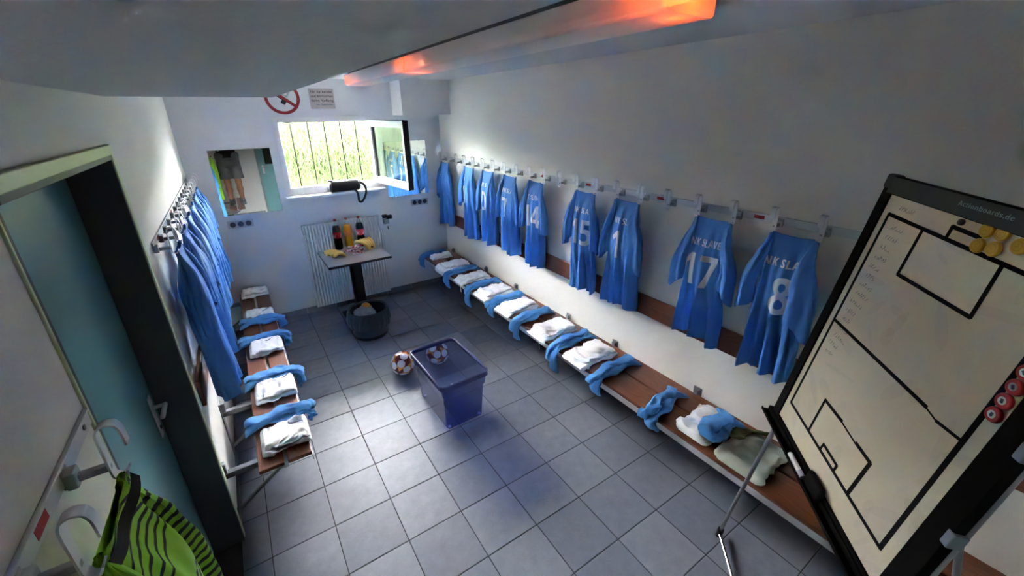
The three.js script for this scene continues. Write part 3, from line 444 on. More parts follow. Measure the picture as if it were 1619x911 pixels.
shorts('crumpled white shorts on the long bench beside the tactics board', SR, 2.66, 2.31, BT, 4.17, { seed: 97, w: 0.22 });
socks('blue socks bunched on the crumpled white shorts beside the tactics board', BR, 2.6, 2.33, BT + 0.045, 4.25, { seed: 99, hang: 0, hang2: 0, w: 0.12 });
{
  const t = thing('training_shirt', 'pale grey green shirt spread on the long bench behind the stand leg', 'shirt', [2.47, BT, 4.445]), m = phys('#b9c4b4', 0.85, { bumpMap: fabricBump, bumpScale: 0.0004 });
  mesh('body', drape({ path: [V(0.2, 0, 0), V(0.08, 0.006, 0), V(-0.05, 0.004, 0), V(-0.165, 0.001, 0.01)], w: 0.26, th: 0.02, seed: 105, wr: 0.012, floorY: 0, bx: [-0.2, 0.25] }), m, t);
  mesh('sleeve', drape({ path: [V(0.2, 0.02, -0.02), V(0.12, 0.03, -0.1), V(0.02, 0.03, -0.12)], w: 0.1, th: 0.03, seed: 109, wr: 0.012, across: V(0.5, 0, 0.86) }), phys('#7d8a63', 0.85), t);
}
// ---------- bistro table and what stands on it ----------
const TT = 0.79;
{
  const t = thing('bistro_table', 'small rectangular table with grey top on a black square post, before the radiator', 'table', [1.36, 0, 0.435]);
  mesh('tabletop', rslab(-0.335, 0.335, TT - 0.004, TT, -0.325, 0.325, 0.002), std('#8f8a8c', 0.32), t);
  mesh('table_edge', rslab(-0.336, 0.336, TT - 0.03, TT - 0.004, -0.326, 0.326, 0.003), M.black, t);
  mesh('post', rbox(0.115, TT - 0.045, 0.115, 0.006).translate(0.0, 0.012 + (TT - 0.042) / 2, -0.02), M.black, t);
  mesh('mount_plate', rslab(-0.15, 0.15, TT - 0.036, TT - 0.03, -0.17, 0.13, 0.002), M.black, t);
  mesh('base_plate', rslab(-0.2, 0.2, 0.001, 0.014, -0.22, 0.2, 0.004, 2), M.black, t);
}
function bottle(label, x, z, liquid, h, labelTex, tint) {
  const t = thing('soda_bottle', label, 'bottle', [x, TT, z], 0, 'soda bottles at the back of the table'), R = 0.046;
  const prof = [[0.0, 0.006], [0.02, 0.002], [0.032, 0], [0.041, 0.006], [R, 0.03], [R, 0.1], [R * 0.9, 0.13], [R * 0.94, 0.16], [R, 0.19], [R, 0.225], [R * 0.92, 0.26], [0.028, 0.305], [0.015, 0.335], [0.0135, h - 0.022]].map(([r, y]) => new THREE.Vector2(r, y));
  const fill = 0.285, inner = prof.filter((p) => p.y <= fill).map((p) => new THREE.Vector2(Math.max(0, p.x - 0.0012), p.y + 0.0012)); inner.push(new THREE.Vector2(0.0345, fill), new THREE.Vector2(0, fill + 0.0005));
  mesh('bottle_body', new THREE.LatheGeometry(prof, 40), phys('#eef2f2', 0.06, { transmission: 1, thickness: 0, ior: 1.45 }), t);
  mesh('drink', new THREE.LatheGeometry(inner, 40), liquid, t);
  mesh('label', new THREE.LatheGeometry([[R * 0.96, 0.142], [R * 0.965, 0.15], [R + 0.0012, 0.19], [R + 0.001, 0.215]].map(([r, y]) => new THREE.Vector2(r, y)), 48, Math.PI, 2 * Math.PI), std('#ffffff', 0.4, { map: labelTex }), t);
  const ridges = []; for (let k = 0; k < 20; k++) ridges.push(at(new THREE.BoxGeometry(0.0012, 0.013, 0.0022), 0.0152 * Math.cos(k * 0.314), h - 0.011, 0.0152 * Math.sin(k * 0.314), 0, -k * 0.314));
  mesh('cap', [cyl(0.0145, 0.0152, 0.018, 28).translate(0, h - 0.009, 0), cyl(0.0155, 0.0155, 0.003, 28).translate(0, h - 0.021, 0), ...ridges], tint, t);
}
const redLabel = canvasTex(512, 64, (g) => { g.fillStyle = '#c81e26'; g.fillRect(0, 0, 512, 64); g.strokeStyle = '#f2e6e4'; g.lineWidth = 7; g.lineCap = 'round'; for (const o of [0, 256]) { g.beginPath(); for (let s = 0; s <= 40; s++) { const x = o + 40 + s * 4.4, y = 32 + 13 * Math.sin(s * 0.9) * (s % 9 < 6 ? 1 : 0.3); s ? g.lineTo(x, y) : g.moveTo(x, y); } g.stroke(); } });
const orangeLabel = canvasTex(512, 64, (g) => { g.fillStyle = '#e8892a'; g.fillRect(0, 0, 512, 64); g.fillStyle = '#f4c9a0'; for (const o of [0, 256]) { g.beginPath(); g.ellipse(o + 128, 32, 70, 20, -0.15, 0, 7); g.fill(); } });
M.cola = phys('#160805', 0.1); M.orangeade = phys('#f7ab1a', 0.12);
bottle('dark cola bottle with red label, above the lying bananas', 1.262, 0.17, M.cola, 0.365, redLabel, M.red);
bottle('orange soda bottle standing between the two dark ones', 1.385, 0.165, M.orangeade, 0.365, orangeLabel, std('#c4402a', 0.4));
bottle('dark cola bottle with red label, next to the upright bananas', 1.525, 0.175, M.cola, 0.365, redLabel, M.red);
M.banana = phys('#e2bd62', 0.5, { clearcoat: 0.15 }); M.bananaEnd = std('#4d3a1c', 0.8);
function bananaBunch(label, x, z, turn, n, tip, fan) {
  const t = thing('banana_bunch', label, 'bananas', [x, TT, z], turn, 'bananas on the table');
  for (let k = 0; k < n; k++) {
    const a = (k - (n - 1) / 2) * fan, R = 0.125, c = grid(12, 22, (u, v) => { const th = lerp(0.25, 2.05 + 0.1 * (k % 2), v), r = 0.0215 * Math.min(1, Math.sqrt(Math.max(0, Math.min(v * 5, (1 - v) * 6))) + 0.22), ph = u * 2 * Math.PI, hex = 1 + 0.05 * Math.cos(5 * ph), cy = R * Math.sin(th) * tip, cx = R * Math.cos(th); return V(cx + r * hex * Math.cos(ph) * Math.cos(th), Math.max(-0.0, 0) + cy + r * hex * Math.cos(ph) * Math.sin(th), r * hex * Math.sin(ph)); }, true);
    c.translate(-R * 0.95, 0, 0).rotateY(a).translate(0, 0, (k - (n - 1) / 2) * 0.022); c.computeBoundingBox(); c.translate(0, -c.boundingBox.min.y, 0); c.computeVertexNormals();
    const b = mesh('banana', c, M.banana, t), e = new THREE.SphereGeometry(0.006, 8, 6); const p = c.attributes.position; let i0 = 0; for (let i = 0; i < p.count; i++) if (p.getX(i) < p.getX(i0)) i0 = i; mesh('tip', e.translate(p.getX(i0), p.getY(i0), p.getZ(i0)), M.bananaEnd, b);
  }
  mesh('stem', rod(V(-0.012, 0.03, 0), V(0.022, 0.04, 0), 0.011), M.bananaEnd, t);
}
bananaBunch('bunch of bananas lying flat on the front corner of the table', 1.235, 0.47, 0.35, 4, 0.8, 0.26);
bananaBunch('bunch of bananas arching upright beside a dark cola bottle', 1.575, 0.40, -1.2, 4, 1.0, 0.2);
{
  const r = rng(12), cols = [['#f1ecee', '#b9324a'], ['#d5405a', '#f5eff0'], ['#efe9ea', '#c33a50'], ['#e7b9c2', '#a82238']], maps = cols.map(([a, b]) => canvasTex(128, 64, (g) => { g.fillStyle = a; g.fillRect(0, 0, 128, 64); g.fillStyle = b; g.fillRect(16, 0, 34, 64); g.beginPath(); g.ellipse(84, 32, 24, 14, 0, 0, 7); g.fill(); }));
  const body = boxUV(new RoundedBoxGeometry(0.082, 0.012, 0.03, 2, 0.005), 1), uv = body.attributes.uv, p = body.attributes.position; for (let i = 0; i < p.count; i++) uv.setXY(i, p.getX(i) / 0.09 + 0.5, p.getZ(i) / 0.034 + 0.5);
  const fin = (s) => grid(8, 3, (u, v) => V(s * (0.04 + 0.012 * v), 0.0012 * (u * 8 % 2 ? 1 : -1), 0.03 * (u - 0.5) * 1.02));
  const spots = []; for (let k = 0; k < 15; k++) spots.push([1.385 + (r() - 0.5) * 0.17, 0.44 + (r() - 0.5) * 0.2, r() * 6.28, k]);
  const placed = [];
  for (const [x, z, a, k] of spots) { let y = 0.007; for (const q of placed) if (Math.hypot(q[0] - x, q[1] - z) < 0.055) y = Math.max(y, q[2] + 0.0125); placed.push([x, z, y]);
    const t = thing('wrapped_bar', ['white wrapped snack bar with red band, in the heap between the bananas', 'red wrapped snack bar with white band, in the heap between the bananas', 'grey white wrapped snack bar with pale red band, in the heap between the bananas', 'pink wrapped snack bar with dark red band, in the heap between the bananas'][k % 4], 'snack bar', [x, TT + y, z], a, 'heap of wrapped snack bars on the table'), m = std('#ffffff', 0.35, { map: maps[k % 4] });
    mesh('wrapper', body, m, t); mesh('seal', fin(-1), m, t); mesh('seal', fin(1), m, t); }
}
// ---------- waste bin ----------
{
  const t = thing('waste_bin', 'round black waste bin lined with a grey plastic bag', 'bin', [1.31, 0, 0.955]), H = 0.315;
  mesh('bin_body', new THREE.LatheGeometry([[0, 0.003], [0.165, 0.003], [0.172, 0.012], [0.195, H - 0.01], [0.19, H - 0.01], [0.168, 0.016], [0, 0.014]].map(([r, y]) => new THREE.Vector2(r, y)), 56), M.black, t);
  const bag = grid(120, 26, (u, v) => { const th = u * 6.28318, pts = [[0.186, 0.05], [0.185, 0.2], [0.193, H], [0.2, H + 0.012], [0.208, H], [0.222, 0.25], [0.227, 0.2], [0.219, 0.142]], s = v * (pts.length - 1), i = Math.min(pts.length - 2, Math.floor(s)), f = s - i, r0 = lerp(pts[i][0], pts[i + 1][0], f), y0 = lerp(pts[i][1], pts[i + 1][1], f);
    const k = v > 0.5 ? 1 : 0.25, fold = k * (0.006 * fbm(Math.cos(th) * 5, Math.sin(th) * 5, y0 * 8, 3) + 0.005 * Math.sin(th * 23 + 3 * fbm(Math.cos(th) * 2, Math.sin(th) * 2, y0 * 5)) * (v > 0.6 ? 1 : 0.4)), r = r0 + fold; return V(r * Math.cos(th), y0 + (v > 0.9 ? 0.014 * fbm(Math.cos(th) * 3, Math.sin(th) * 3, 2) : 0.004 * fbm(Math.cos(th) * 6, Math.sin(th) * 6, 4)), r * Math.sin(th)); }, true);
  mesh('bag', bag, phys('#4c575f', 0.3, { transmission: 0.1, thickness: 0 }), t);
  mesh('bag_bottom', new THREE.CircleGeometry(0.186, 40).rotateX(-Math.PI / 2).translate(0, 0.05, 0), phys('#2a3238', 0.4), t);
  const u = thing('crumpled_packaging', 'crumpled grey paper packaging with an orange patch, inside the waste bin', 'rubbish', [1.28, 0.095, 0.94]);
  const g = new THREE.IcosahedronGeometry(0.11, 4), p = g.attributes.position; for (let i = 0; i < p.count; i++) { const d = 1 + 0.35 * fbm(p.getX(i) * 14, p.getY(i) * 14, p.getZ(i) * 14, 3); p.setXYZ(i, p.getX(i) * d, Math.max(-0.1, p.getY(i) * d * 1.25), p.getZ(i) * d); } g.computeVertexNormals();
  mesh('paper', g.translate(0, 0.115, 0), std('#8e8f92', 0.8), u);
  mesh('orange_patch', at(new THREE.SphereGeometry(0.045, 14, 10).scale(1, 0.5, 0.8), 0.02, 0.262, 0.015, 0.4, 0, -0.3), std('#c98a35', 0.7), u);
}
// ---------- plastic box and footballs ----------
{
  const t = thing('storage_box', 'empty translucent blue plastic storage box without lid, in the middle of the floor', 'box', [1.52, 0, 2.548], 0.02), H = 0.435;
  const ring = (hx, hz, r, n = 8) => { const out = []; for (const [sx, sz, a0] of [[1, 1, 0], [-1, 1, 1], [-1, -1, 2], [1, -1, 3]]) for (let k = 0; k <= n; k++) { const a = (a0 + k / n) * Math.PI / 2; out.push([sx * (hx - r) + r * Math.cos(a), sz * (hz - r) + r * Math.sin(a)]); } out.push(out[0]); return out; };
  const sec = [[0.15, 0.258, 0.012], [0.157, 0.265, 0.018], [0.172, 0.282, 0.3], [0.176, 0.286, 0.315], [0.184, 0.292, 0.325], [0.192, 0.3, H - 0.03]], n = ring(1, 1, 0.1).length - 1;
  const wall = grid(n, sec.length - 1, (u, v) => { const s = sec[Math.round(v * (sec.length - 1))], q = ring(s[0], s[1], 0.035)[Math.round(u * n)]; return V(q[0], s[2], q[1]); }, true);
  const bot = new THREE.ShapeGeometry(new THREE.Shape(ring(0.15, 0.258, 0.035).map(([x, z]) => new THREE.Vector2(x, z)))).rotateX(Math.PI / 2).translate(0, 0.012, 0);
  const plastic = phys('#95a2cc', 0.14, { transmission: 0.96, thickness: 0, ior: 1.4 }); 
  mesh('box_wall', wall, plastic, t); mesh('box_bottom', bot, plastic, t);
  const rimPath = ring(0.2, 0.308, 0.045).slice(0, -1).map(([x, z]) => V(x, H, z)), rim = new THREE.TubeGeometry(new THREE.CatmullRomCurve3(rimPath, true, 'catmullrom', 0.1), 160, 0.0085, 8, true);
  mesh('rim', rim, phys('#39406a', 0.2, { clearcoat: 0.6 }), t);
  const skirt = grid(n, 2, (u, v) => { const q = ring(lerp(0.2, 0.205, v), lerp(0.308, 0.313, v), 0.045)[Math.round(u * n)]; return V(q[0], H - 0.035 * v, q[1]); }, true); mesh('rim_skirt', skirt, phys('#3f4775', 0.2, { transmission: 0.25, thickness: 0 }), t);
  mesh('lip', grid(n, 1, (u, v) => { const q = ring(lerp(0.192, 0.2, v), lerp(0.3, 0.308, v), 0.04)[Math.round(u * n)]; return V(q[0], lerp(H - 0.03, H, v), q[1]); }, true), plastic, t);
  for (const [x, z] of [[-0.13, -0.23], [0.13, -0.23], [-0.13, 0.235], [0.135, 0.235]]) mesh('foot', cyl(0.014, 0.012, 0.012, 14).translate(x, 0.0065, z), phys('#aeb6da', 0.2), t);
}
{
  const phi = (1 + Math.sqrt(5)) / 2, ico = [], dod = [];
  for (const s of [-1, 1]) for (const q of [-1, 1]) { ico.push(V(0, s, q * phi), V(s, q * phi, 0), V(q * phi, 0, s)); dod.push(V(0, s / phi, q * phi), V(s / phi, q * phi, 0), V(q * phi, 0, s / phi)); for (const w of [-1, 1]) dod.push(V(s, q, w)); }
  [...ico, ...dod].forEach((v) => v.normalize());
  const tan = ico.map((n) => { const nb = dod.filter((d) => d.dot(n) > 0.75)[0], e = nb.clone().addScaledVector(n, -nb.dot(n)).normalize(); return [e, new THREE.Vector3().crossVectors(n, e)]; });
  const look = (u, v) => { const th = u * 2 * Math.PI, ph = v * Math.PI, d = V(-Math.cos(th) * Math.sin(ph), -Math.cos(ph), Math.sin(th) * Math.sin(ph));
    let b = -1; for (const q of dod) b = Math.max(b, q.dot(d)); const ad = Math.acos(Math.min(1, b)); if (ad < 0.322) return 'w'; if (ad < 0.335) return 'r';
    let bi = 0, bb = -1; ico.forEach((n, i) => { const k = n.dot(d); if (k > bb) { bb = k; bi = i; } }); const a = Math.atan2(d.dot(tan[bi][1]), d.dot(tan[bi][0])), r = Math.acos(Math.min(1, bb)), m = Math.abs((((a / (2 * Math.PI / 5)) % 1) + 1) % 1 - 0.5) * 2;
    return r < lerp(0.54, 0.24, m ** 0.7) ? 'o' : 'k'; };
  const C = { w: [0.93, 0.93, 0.95], r: [0.55, 0.16, 0.2], o: [0.93, 0.62, 0.16], k: [0.42, 0.09, 0.12] };
  const map = dataTex(1024, 512, (u, v) => C[look(u, v)], true), bump = dataTex(512, 256, (u, v) => look(u, v) === 'w' ? 0.8 : 0.45, false);
  const mat = phys('#ffffff', 0.3, { map, bumpMap: bump, bumpScale: 0.0012, clearcoat: 0.4 });
  const ball = (label, x, z, rot) => { const t = thing('football', label, 'ball', [x, 0, z], 0, 'footballs by the storage box'); const g = new THREE.SphereGeometry(0.11, 64, 40); const m = mesh('ball_skin', g, mat, t); m.position.y = 0.1105; m.rotation.set(...rot); mesh('valve', cyl(0.004, 0.004, 0.002, 10).translate(0, 0.1096, 0), M.black, m); };
  ball('white football with orange stars, beside the long side of the storage box', 1.353, 1.879, [0.5, 0.9, 0.3]);
  ball('white football with orange stars, behind the storage box and seen through it', 1.69, 1.905, [1.7, 0.2, 1.1]);
}
// ---------- speaker on the window sill ----------
{
  const t = thing('portable_speaker', 'black cylindrical portable speaker with wrist strap, on the window sill', 'speaker', [1.452, WY0 + 0.0665, 0.06], 0), R = 0.064, L = 0.345;
  const prof = [[0, -L / 2], [R * 0.55, -L / 2], [R * 0.8, -L / 2 + 0.006], [R * 0.97, -L / 2 + 0.022], [R, -L / 2 + 0.04], [R, L / 2 - 0.04], [R * 0.97, L / 2 - 0.022], [R * 0.8, L / 2 - 0.006], [R * 0.55, L / 2], [0, L / 2]].map(([r, y]) => new THREE.Vector2(r, y));
  mesh('speaker_body', new THREE.LatheGeometry(prof, 48).rotateZ(Math.PI / 2), std('#14191b', 0.8, { bumpMap: fabricBump, bumpScale: 0.001 }), t);
  for (const s of [-1, 1]) { mesh('end_ring', at(new THREE.TorusGeometry(R * 0.93, 0.006, 10, 40), s * (L / 2 - 0.022), 0, 0, 0, Math.PI / 2), M.darkPlastic, t); mesh('bass_cone', at(new THREE.SphereGeometry(R * 0.6, 24, 12).scale(1, 1, 0.25), s * L / 2, 0, 0, 0, Math.PI / 2), M.steel, t); }
  mesh('strap_lug', rslab(-L / 2 + 0.0, -L / 2 + 0.05, R - 0.006, R + 0.012, -0.012, 0.012, 0.004), M.black, t);
  mesh('control_strip', rslab(-0.08, 0.08, R - 0.004, R + 0.002, -0.012, 0.012, 0.002), M.darkPlastic, t);
  const path = new THREE.CatmullRomCurve3([V(L / 2 - 0.01, 0.035, 0.03), V(L / 2 + 0.035, 0.0, 0.05), V(L / 2 + 0.05, -0.06, 0.07), V(L / 2 + 0.03, -0.13, 0.075), V(L / 2 - 0.02, -0.195, 0.075), V(L / 2 - 0.045, -0.19, 0.075), V(L / 2 - 0.05, -0.12, 0.075), V(L / 2 - 0.06, -0.07, 0.07), V(L / 2 - 0.08, -0.045, 0.055)]);
  mesh('strap', grid(16, 60, (u, v) => { const p = path.getPoint(v), q = path.getTangent(v), n = V(-q.y, q.x, 0.0).normalize(), a = u * 6.2832; return p.clone().addScaledVector(n, 0.013 * Math.cos(a)).add(V(0, 0, 0.006 * Math.sin(a))); }, true), M.black, t);
}
// ---------- tactics board on its stand ----------
M.boardBlack = phys('#070708', 0.8, { specularIntensity: 0.25 });
{
  const X = V(-0.71409, -0.02036, 0.69976).normalize(), N = V(-0.69424, 0.14919, -0.70412); N.addScaledVector(X, -N.dot(X)).normalize(); const U = new THREE.Vector3().crossVectors(N, X);
  const K = 0.55, O = V(1.950, 1.279, 4.723), B = new THREE.Matrix4().makeBasis(X, U, N), Q = new THREE.Quaternion().setFromRotationMatrix(B);
  const P = (a, b, c = 0) => O.clone().addScaledVector(X, a * K).addScaledVector(U, b * K).addScaledVector(N, c);
  const t = thing('tactics_board', 'tilted whiteboard with a football pitch marked in black, in a black frame on legs', 'whiteboard', [0, 0, 0]); t.position.copy(O); t.quaternion.copy(Q);
  const k = (v) => v * K, box = (a0, a1, b0, b1, z0, z1, r = 0.003) => rslab(k(a0), k(a1), k(b0), k(b1), z0, z1, r);
  const pw = 640, ph = 880, print = canvasTex(pw, ph, (g) => {
    g.fillStyle = '#e9dcc0'; g.fillRect(0, 0, pw, ph); const r = rng(4), px = (a) => (a + 0.055) / 1.138 * pw, py = (b) => (1.42 - b) / 1.575 * ph;
    g.globalAlpha = 0.06; for (let i = 0; i < 60; i++) { g.fillStyle = r() > 0.5 ? '#8a7a60' : '#ffffff'; g.beginPath(); g.ellipse(r() * pw, r() * ph, 20 + 60 * r(), 6 + 16 * r(), r() * 3, 0, 7); g.fill(); }
    g.globalAlpha = 0.75; g.strokeStyle = '#6d665c'; g.lineWidth = 1.6;                           // hand-written list, faded
    for (let i = 0; i < 16; i++) { const b = i === 0 ? 1.355 : 1.31 - i * 0.0565, n = 4 + Math.floor(r() * 3); let x = px(0.045 + 0.02 * r()); g.beginPath(); for (let c = 0; c < n; c++) { g.moveTo(x, py(b)); for (let s = 0; s < 3; s++) g.lineTo(x + 2 + 8 * r(), py(b) - 14 * r()); x += 11; } g.stroke(); }
  });
  const panel = mesh('panel', box(-0.07, 1.098, -0.17, 1.44, -0.012, -0.002), std('#e9dcc0', 0.35), t);
  mesh('printed_face', new THREE.PlaneGeometry(k(1.138), k(1.575)).translate(k(0.514), k(0.6325), 0.0), phys('#ffffff', 0.28, { map: print }), t);
  mesh('frame', [box(-0.128, -0.052, -0.18, 1.5, -0.016, 0.006), box(1.079, 1.185, -0.18, 1.5, -0.016, 0.008), box(-0.128, 1.185, -0.18, -0.148, -0.016, 0.006)], M.boardBlack, t);
  const head = canvasTex(1024, 96, (g) => { g.fillStyle = '#0d0e10'; g.fillRect(0, 0, 1024, 96); g.fillStyle = '#6d7a79'; g.font = 'bold 30px sans-serif'; g.fillText('Actionboards.de', 410, 50); });
  mesh('header', box(-0.11, 1.17, 1.418, 1.515, -0.016, 0.012, 0.008), M.boardBlack, t);
  mesh('header_print', new THREE.PlaneGeometry(k(1.2), k(0.085)).translate(k(0.53), k(1.466), 0.0127), std('#ffffff', 0.5, { map: head }), t);
  for (const a of [-0.09, 1.15]) mesh('corner_cap', box(a - 0.035, a + 0.035, 1.44, 1.522, -0.018, 0.014, 0.008), M.darkPlastic, t);
  const tape = phys('#0d0f13', 0.8, { specularIntensity: 0.3 }), w = 0.0095, seg = (x0, y0, x1, y1, ww = w) => { const dx = k(x1 - x0), dy = k(y1 - y0), l = Math.hypot(dx, dy), g = rbox(l + k(ww) * 0.9, k(ww) * 2, 0.0008, 0.0003, 1); g.rotateZ(Math.atan2(dy, dx)); g.translate(k((x0 + x1) / 2), k((y0 + y1) / 2), 0.0006); mesh('marking_tape', g, tape, t); };
  seg(0, 0, 0, 1.32); seg(0, 1.32, 1, 1.3); seg(1, 0, 1, 1.3, 0.012); seg(0, 0, 1, 0); seg(0, 0.653, 0.8, 0.655); seg(0.8, 0.652, 0.87, 0.64, 0.004); seg(0.87, 0.64, 1, 0.655, 0.007);
  seg(0.272, 1.312, 0.272, 1.071); seg(0.272, 1.071, 0.735, 1.072); seg(0.735, 1.072, 0.725, 1.308); seg(0.42, 1.315, 0.42, 1.37); seg(0.42, 1.37, 0.57, 1.366); seg(0.57, 1.366, 0.57, 1.312);
  seg(0.265, 0.003, 0.263, 0.241, 0.009); seg(0.263, 0.241, 0.45, 0.247, 0.01); seg(0.45, 0.243, 0.6, 0.232, 0.005); seg(0.6, 0.237, 0.728, 0.236, 0.01); seg(0.728, 0.236, 0.717, 0.01, 0.012); seg(0.415, 0.004, 0.421, 0.046, 0.008); seg(0.421, 0.046, 0.573, 0.044, 0.009); seg(0.573, 0.044, 0.572, 0.002, 0.009);
  const tray = mesh('pen_tray', [box(-0.165, 1.19, -0.21, -0.17, -0.01, 0.012), box(-0.165, 1.19, -0.215, -0.2, 0.01, 0.035), box(-0.165, 1.19, -0.21, -0.19, 0.032, 0.036)], M.boardBlack, t);
  mesh('tray_clip', box(0.47, 0.63, -0.205, -0.105, 0.004, 0.024, 0.01), M.boardBlack, tray);
  for (const [b, y] of [[0.3, 0], [0.75, 0]]) mesh('edge_clip', box(1.165, 1.2, b, b + 0.07, -0.02, 0.01), M.steel, t);
  // stand
  const inv = new THREE.Matrix4().compose(O, Q, V(1, 1, 1)).invert(), loc = (v) => v.clone().applyMatrix4(inv), F1 = V(2.30, 0.014, 4.452), T1 = P(-0.09, 1.45, -0.03), F2 = V(2.06, 0.014, 5.42), T2 = P(0.53, 1.4, -0.04);
  const leg = (a, b, c) => { const d = b.clone().sub(a), m = a.clone().addScaledVector(d, c), L = mesh('stand_leg', [rod(loc(a), loc(m), 0.0065, 12), rod(loc(m), loc(b), 0.0095, 12)], M.steel, t); mesh('rubber_foot', rod(loc(a.clone().add(V(0, -0.013, 0))), loc(a.clone().addScaledVector(d, 0.025)), 0.016, 14), M.rubber, L); return L; };
  leg(F1, T1, 0.03); leg(F2, T2, 0.35); leg(P(1.16, -1.9, 0.0).setY(0.014), P(1.15, 1.45, -0.03), 0.3);
  mesh('floor_bar', rod(loc(F1.clone().add(V(0, 0.014, 0))), loc(V(1.66, 0.028, 5.1)), 0.0075, 12), M.chrome, t);
  mesh('top_bar', rod(loc(P(-0.1, 1.42, -0.03)), loc(P(1.16, 1.42, -0.03)), 0.009), M.steel, t);
  const onBoard = (o, a, b, c, turn = 0) => { o.position.copy(P(a, b, c)); o.quaternion.copy(Q).multiply(new THREE.Quaternion().setFromAxisAngle(V(0, 0, 1), turn)); return o; };
  const disc = (r, h) => at(new THREE.LatheGeometry([[0, 0], [r, 0], [r, h * 0.5], [r * 0.88, h], [0, h]].map(([x, y]) => new THREE.Vector2(x, y)), 36), 0, 0, 0, Math.PI / 2);
  const yellow = canvasTex(128, 128, (g) => { g.fillStyle = '#dcab10'; g.fillRect(0, 0, 128, 128); g.strokeStyle = '#b48a10'; g.lineWidth = 4; g.beginPath(); g.arc(64, 64, 44, 0, 7); g.stroke(); g.beginPath(); g.moveTo(44, 78); g.quadraticCurveTo(64, 40, 84, 78); g.stroke(); });
  const redTex = canvasTex(128, 128, (g) => { g.fillStyle = '#c41c24'; g.fillRect(0, 0, 128, 128); g.fillStyle = '#f1eeee'; g.beginPath(); g.arc(64, 64, 38, 0, 7); g.fill(); g.fillStyle = '#2c2f55'; g.fillRect(50, 46, 28, 14); g.beginPath(); g.arc(64, 72, 15, 0, 7); g.fill(); });
  const magnet = (label, cat, grp, a, b, r, m, tex, turn) => { const o = thing('board_magnet', label, cat, [0, 0, 0], 0, grp); onBoard(o, a, b, 0.0015, turn); mesh('disc', disc(r, 0.007), m, o); if (tex) mesh('print', new THREE.CircleGeometry(r * 0.86, 32).translate(0, 0, 0.0073), std('#ffffff', 0.4, { map: tex }), o); };
  const ym = std('#dcab10', 0.4), rm = std('#c41c24', 0.35), YG = 'yellow magnets at the upper goal of the tactics board', RG = 'red magnets on the edge of the tactics board';
  [[0.592, 1.402, 'yellow magnet in the cluster of four, touching the black header'], [0.661, 1.41, 'yellow magnet in the cluster of four, in its top outer corner'], [0.592, 1.336, 'yellow magnet in the cluster of four, over the goal line by the small goal'], [0.661, 1.345, 'yellow magnet in the cluster of four, in its lower outer corner'], [0.748, 1.386, 'single yellow magnet apart from the cluster of four'], [0.83, 1.36, 'outermost yellow magnet along the top of the tactics board']].forEach(([a, b, l], i) => magnet(l, 'magnet', YG, a, b, 0.0172, ym, yellow, i));
  [[1.035, 0.822, 'lowest of the red magnets on the board edge'], [1.035, 0.885, 'second lowest of the red magnets on the board edge'], [1.035, 0.948, 'third lowest of the red magnets on the board edge'], [1.035, 1.011, 'fourth lowest of the red magnets on the board edge']].forEach(([a, b, l], i) => magnet(l, 'magnet', RG, a, b, 0.0168, rm, redTex, 0.3 * i));
  magnet('small dark round magnet above the goal box, under the black header', 'magnet', undefined, 0.458, 1.4, 0.008, std('#3a3c40', 0.4));
  const pen = thing('board_marker', 'white marker pen lying in the tray under the tactics board', 'pen', [0, 0, 0]); onBoard(pen, 0.37, -0.189, 0.023);
  mesh('barrel', rod(V(-0.046, 0, 0), V(0.03, 0, 0), 0.0085, 16), M.whitePaint, pen); mesh('cap', [rod(V(0.03, 0, 0), V(0.055, 0, 0), 0.009, 16), rslab(0.028, 0.05, 0.006, 0.011, -0.002, 0.002, 0.001)], std('#9aa0b8', 0.4), pen);
}
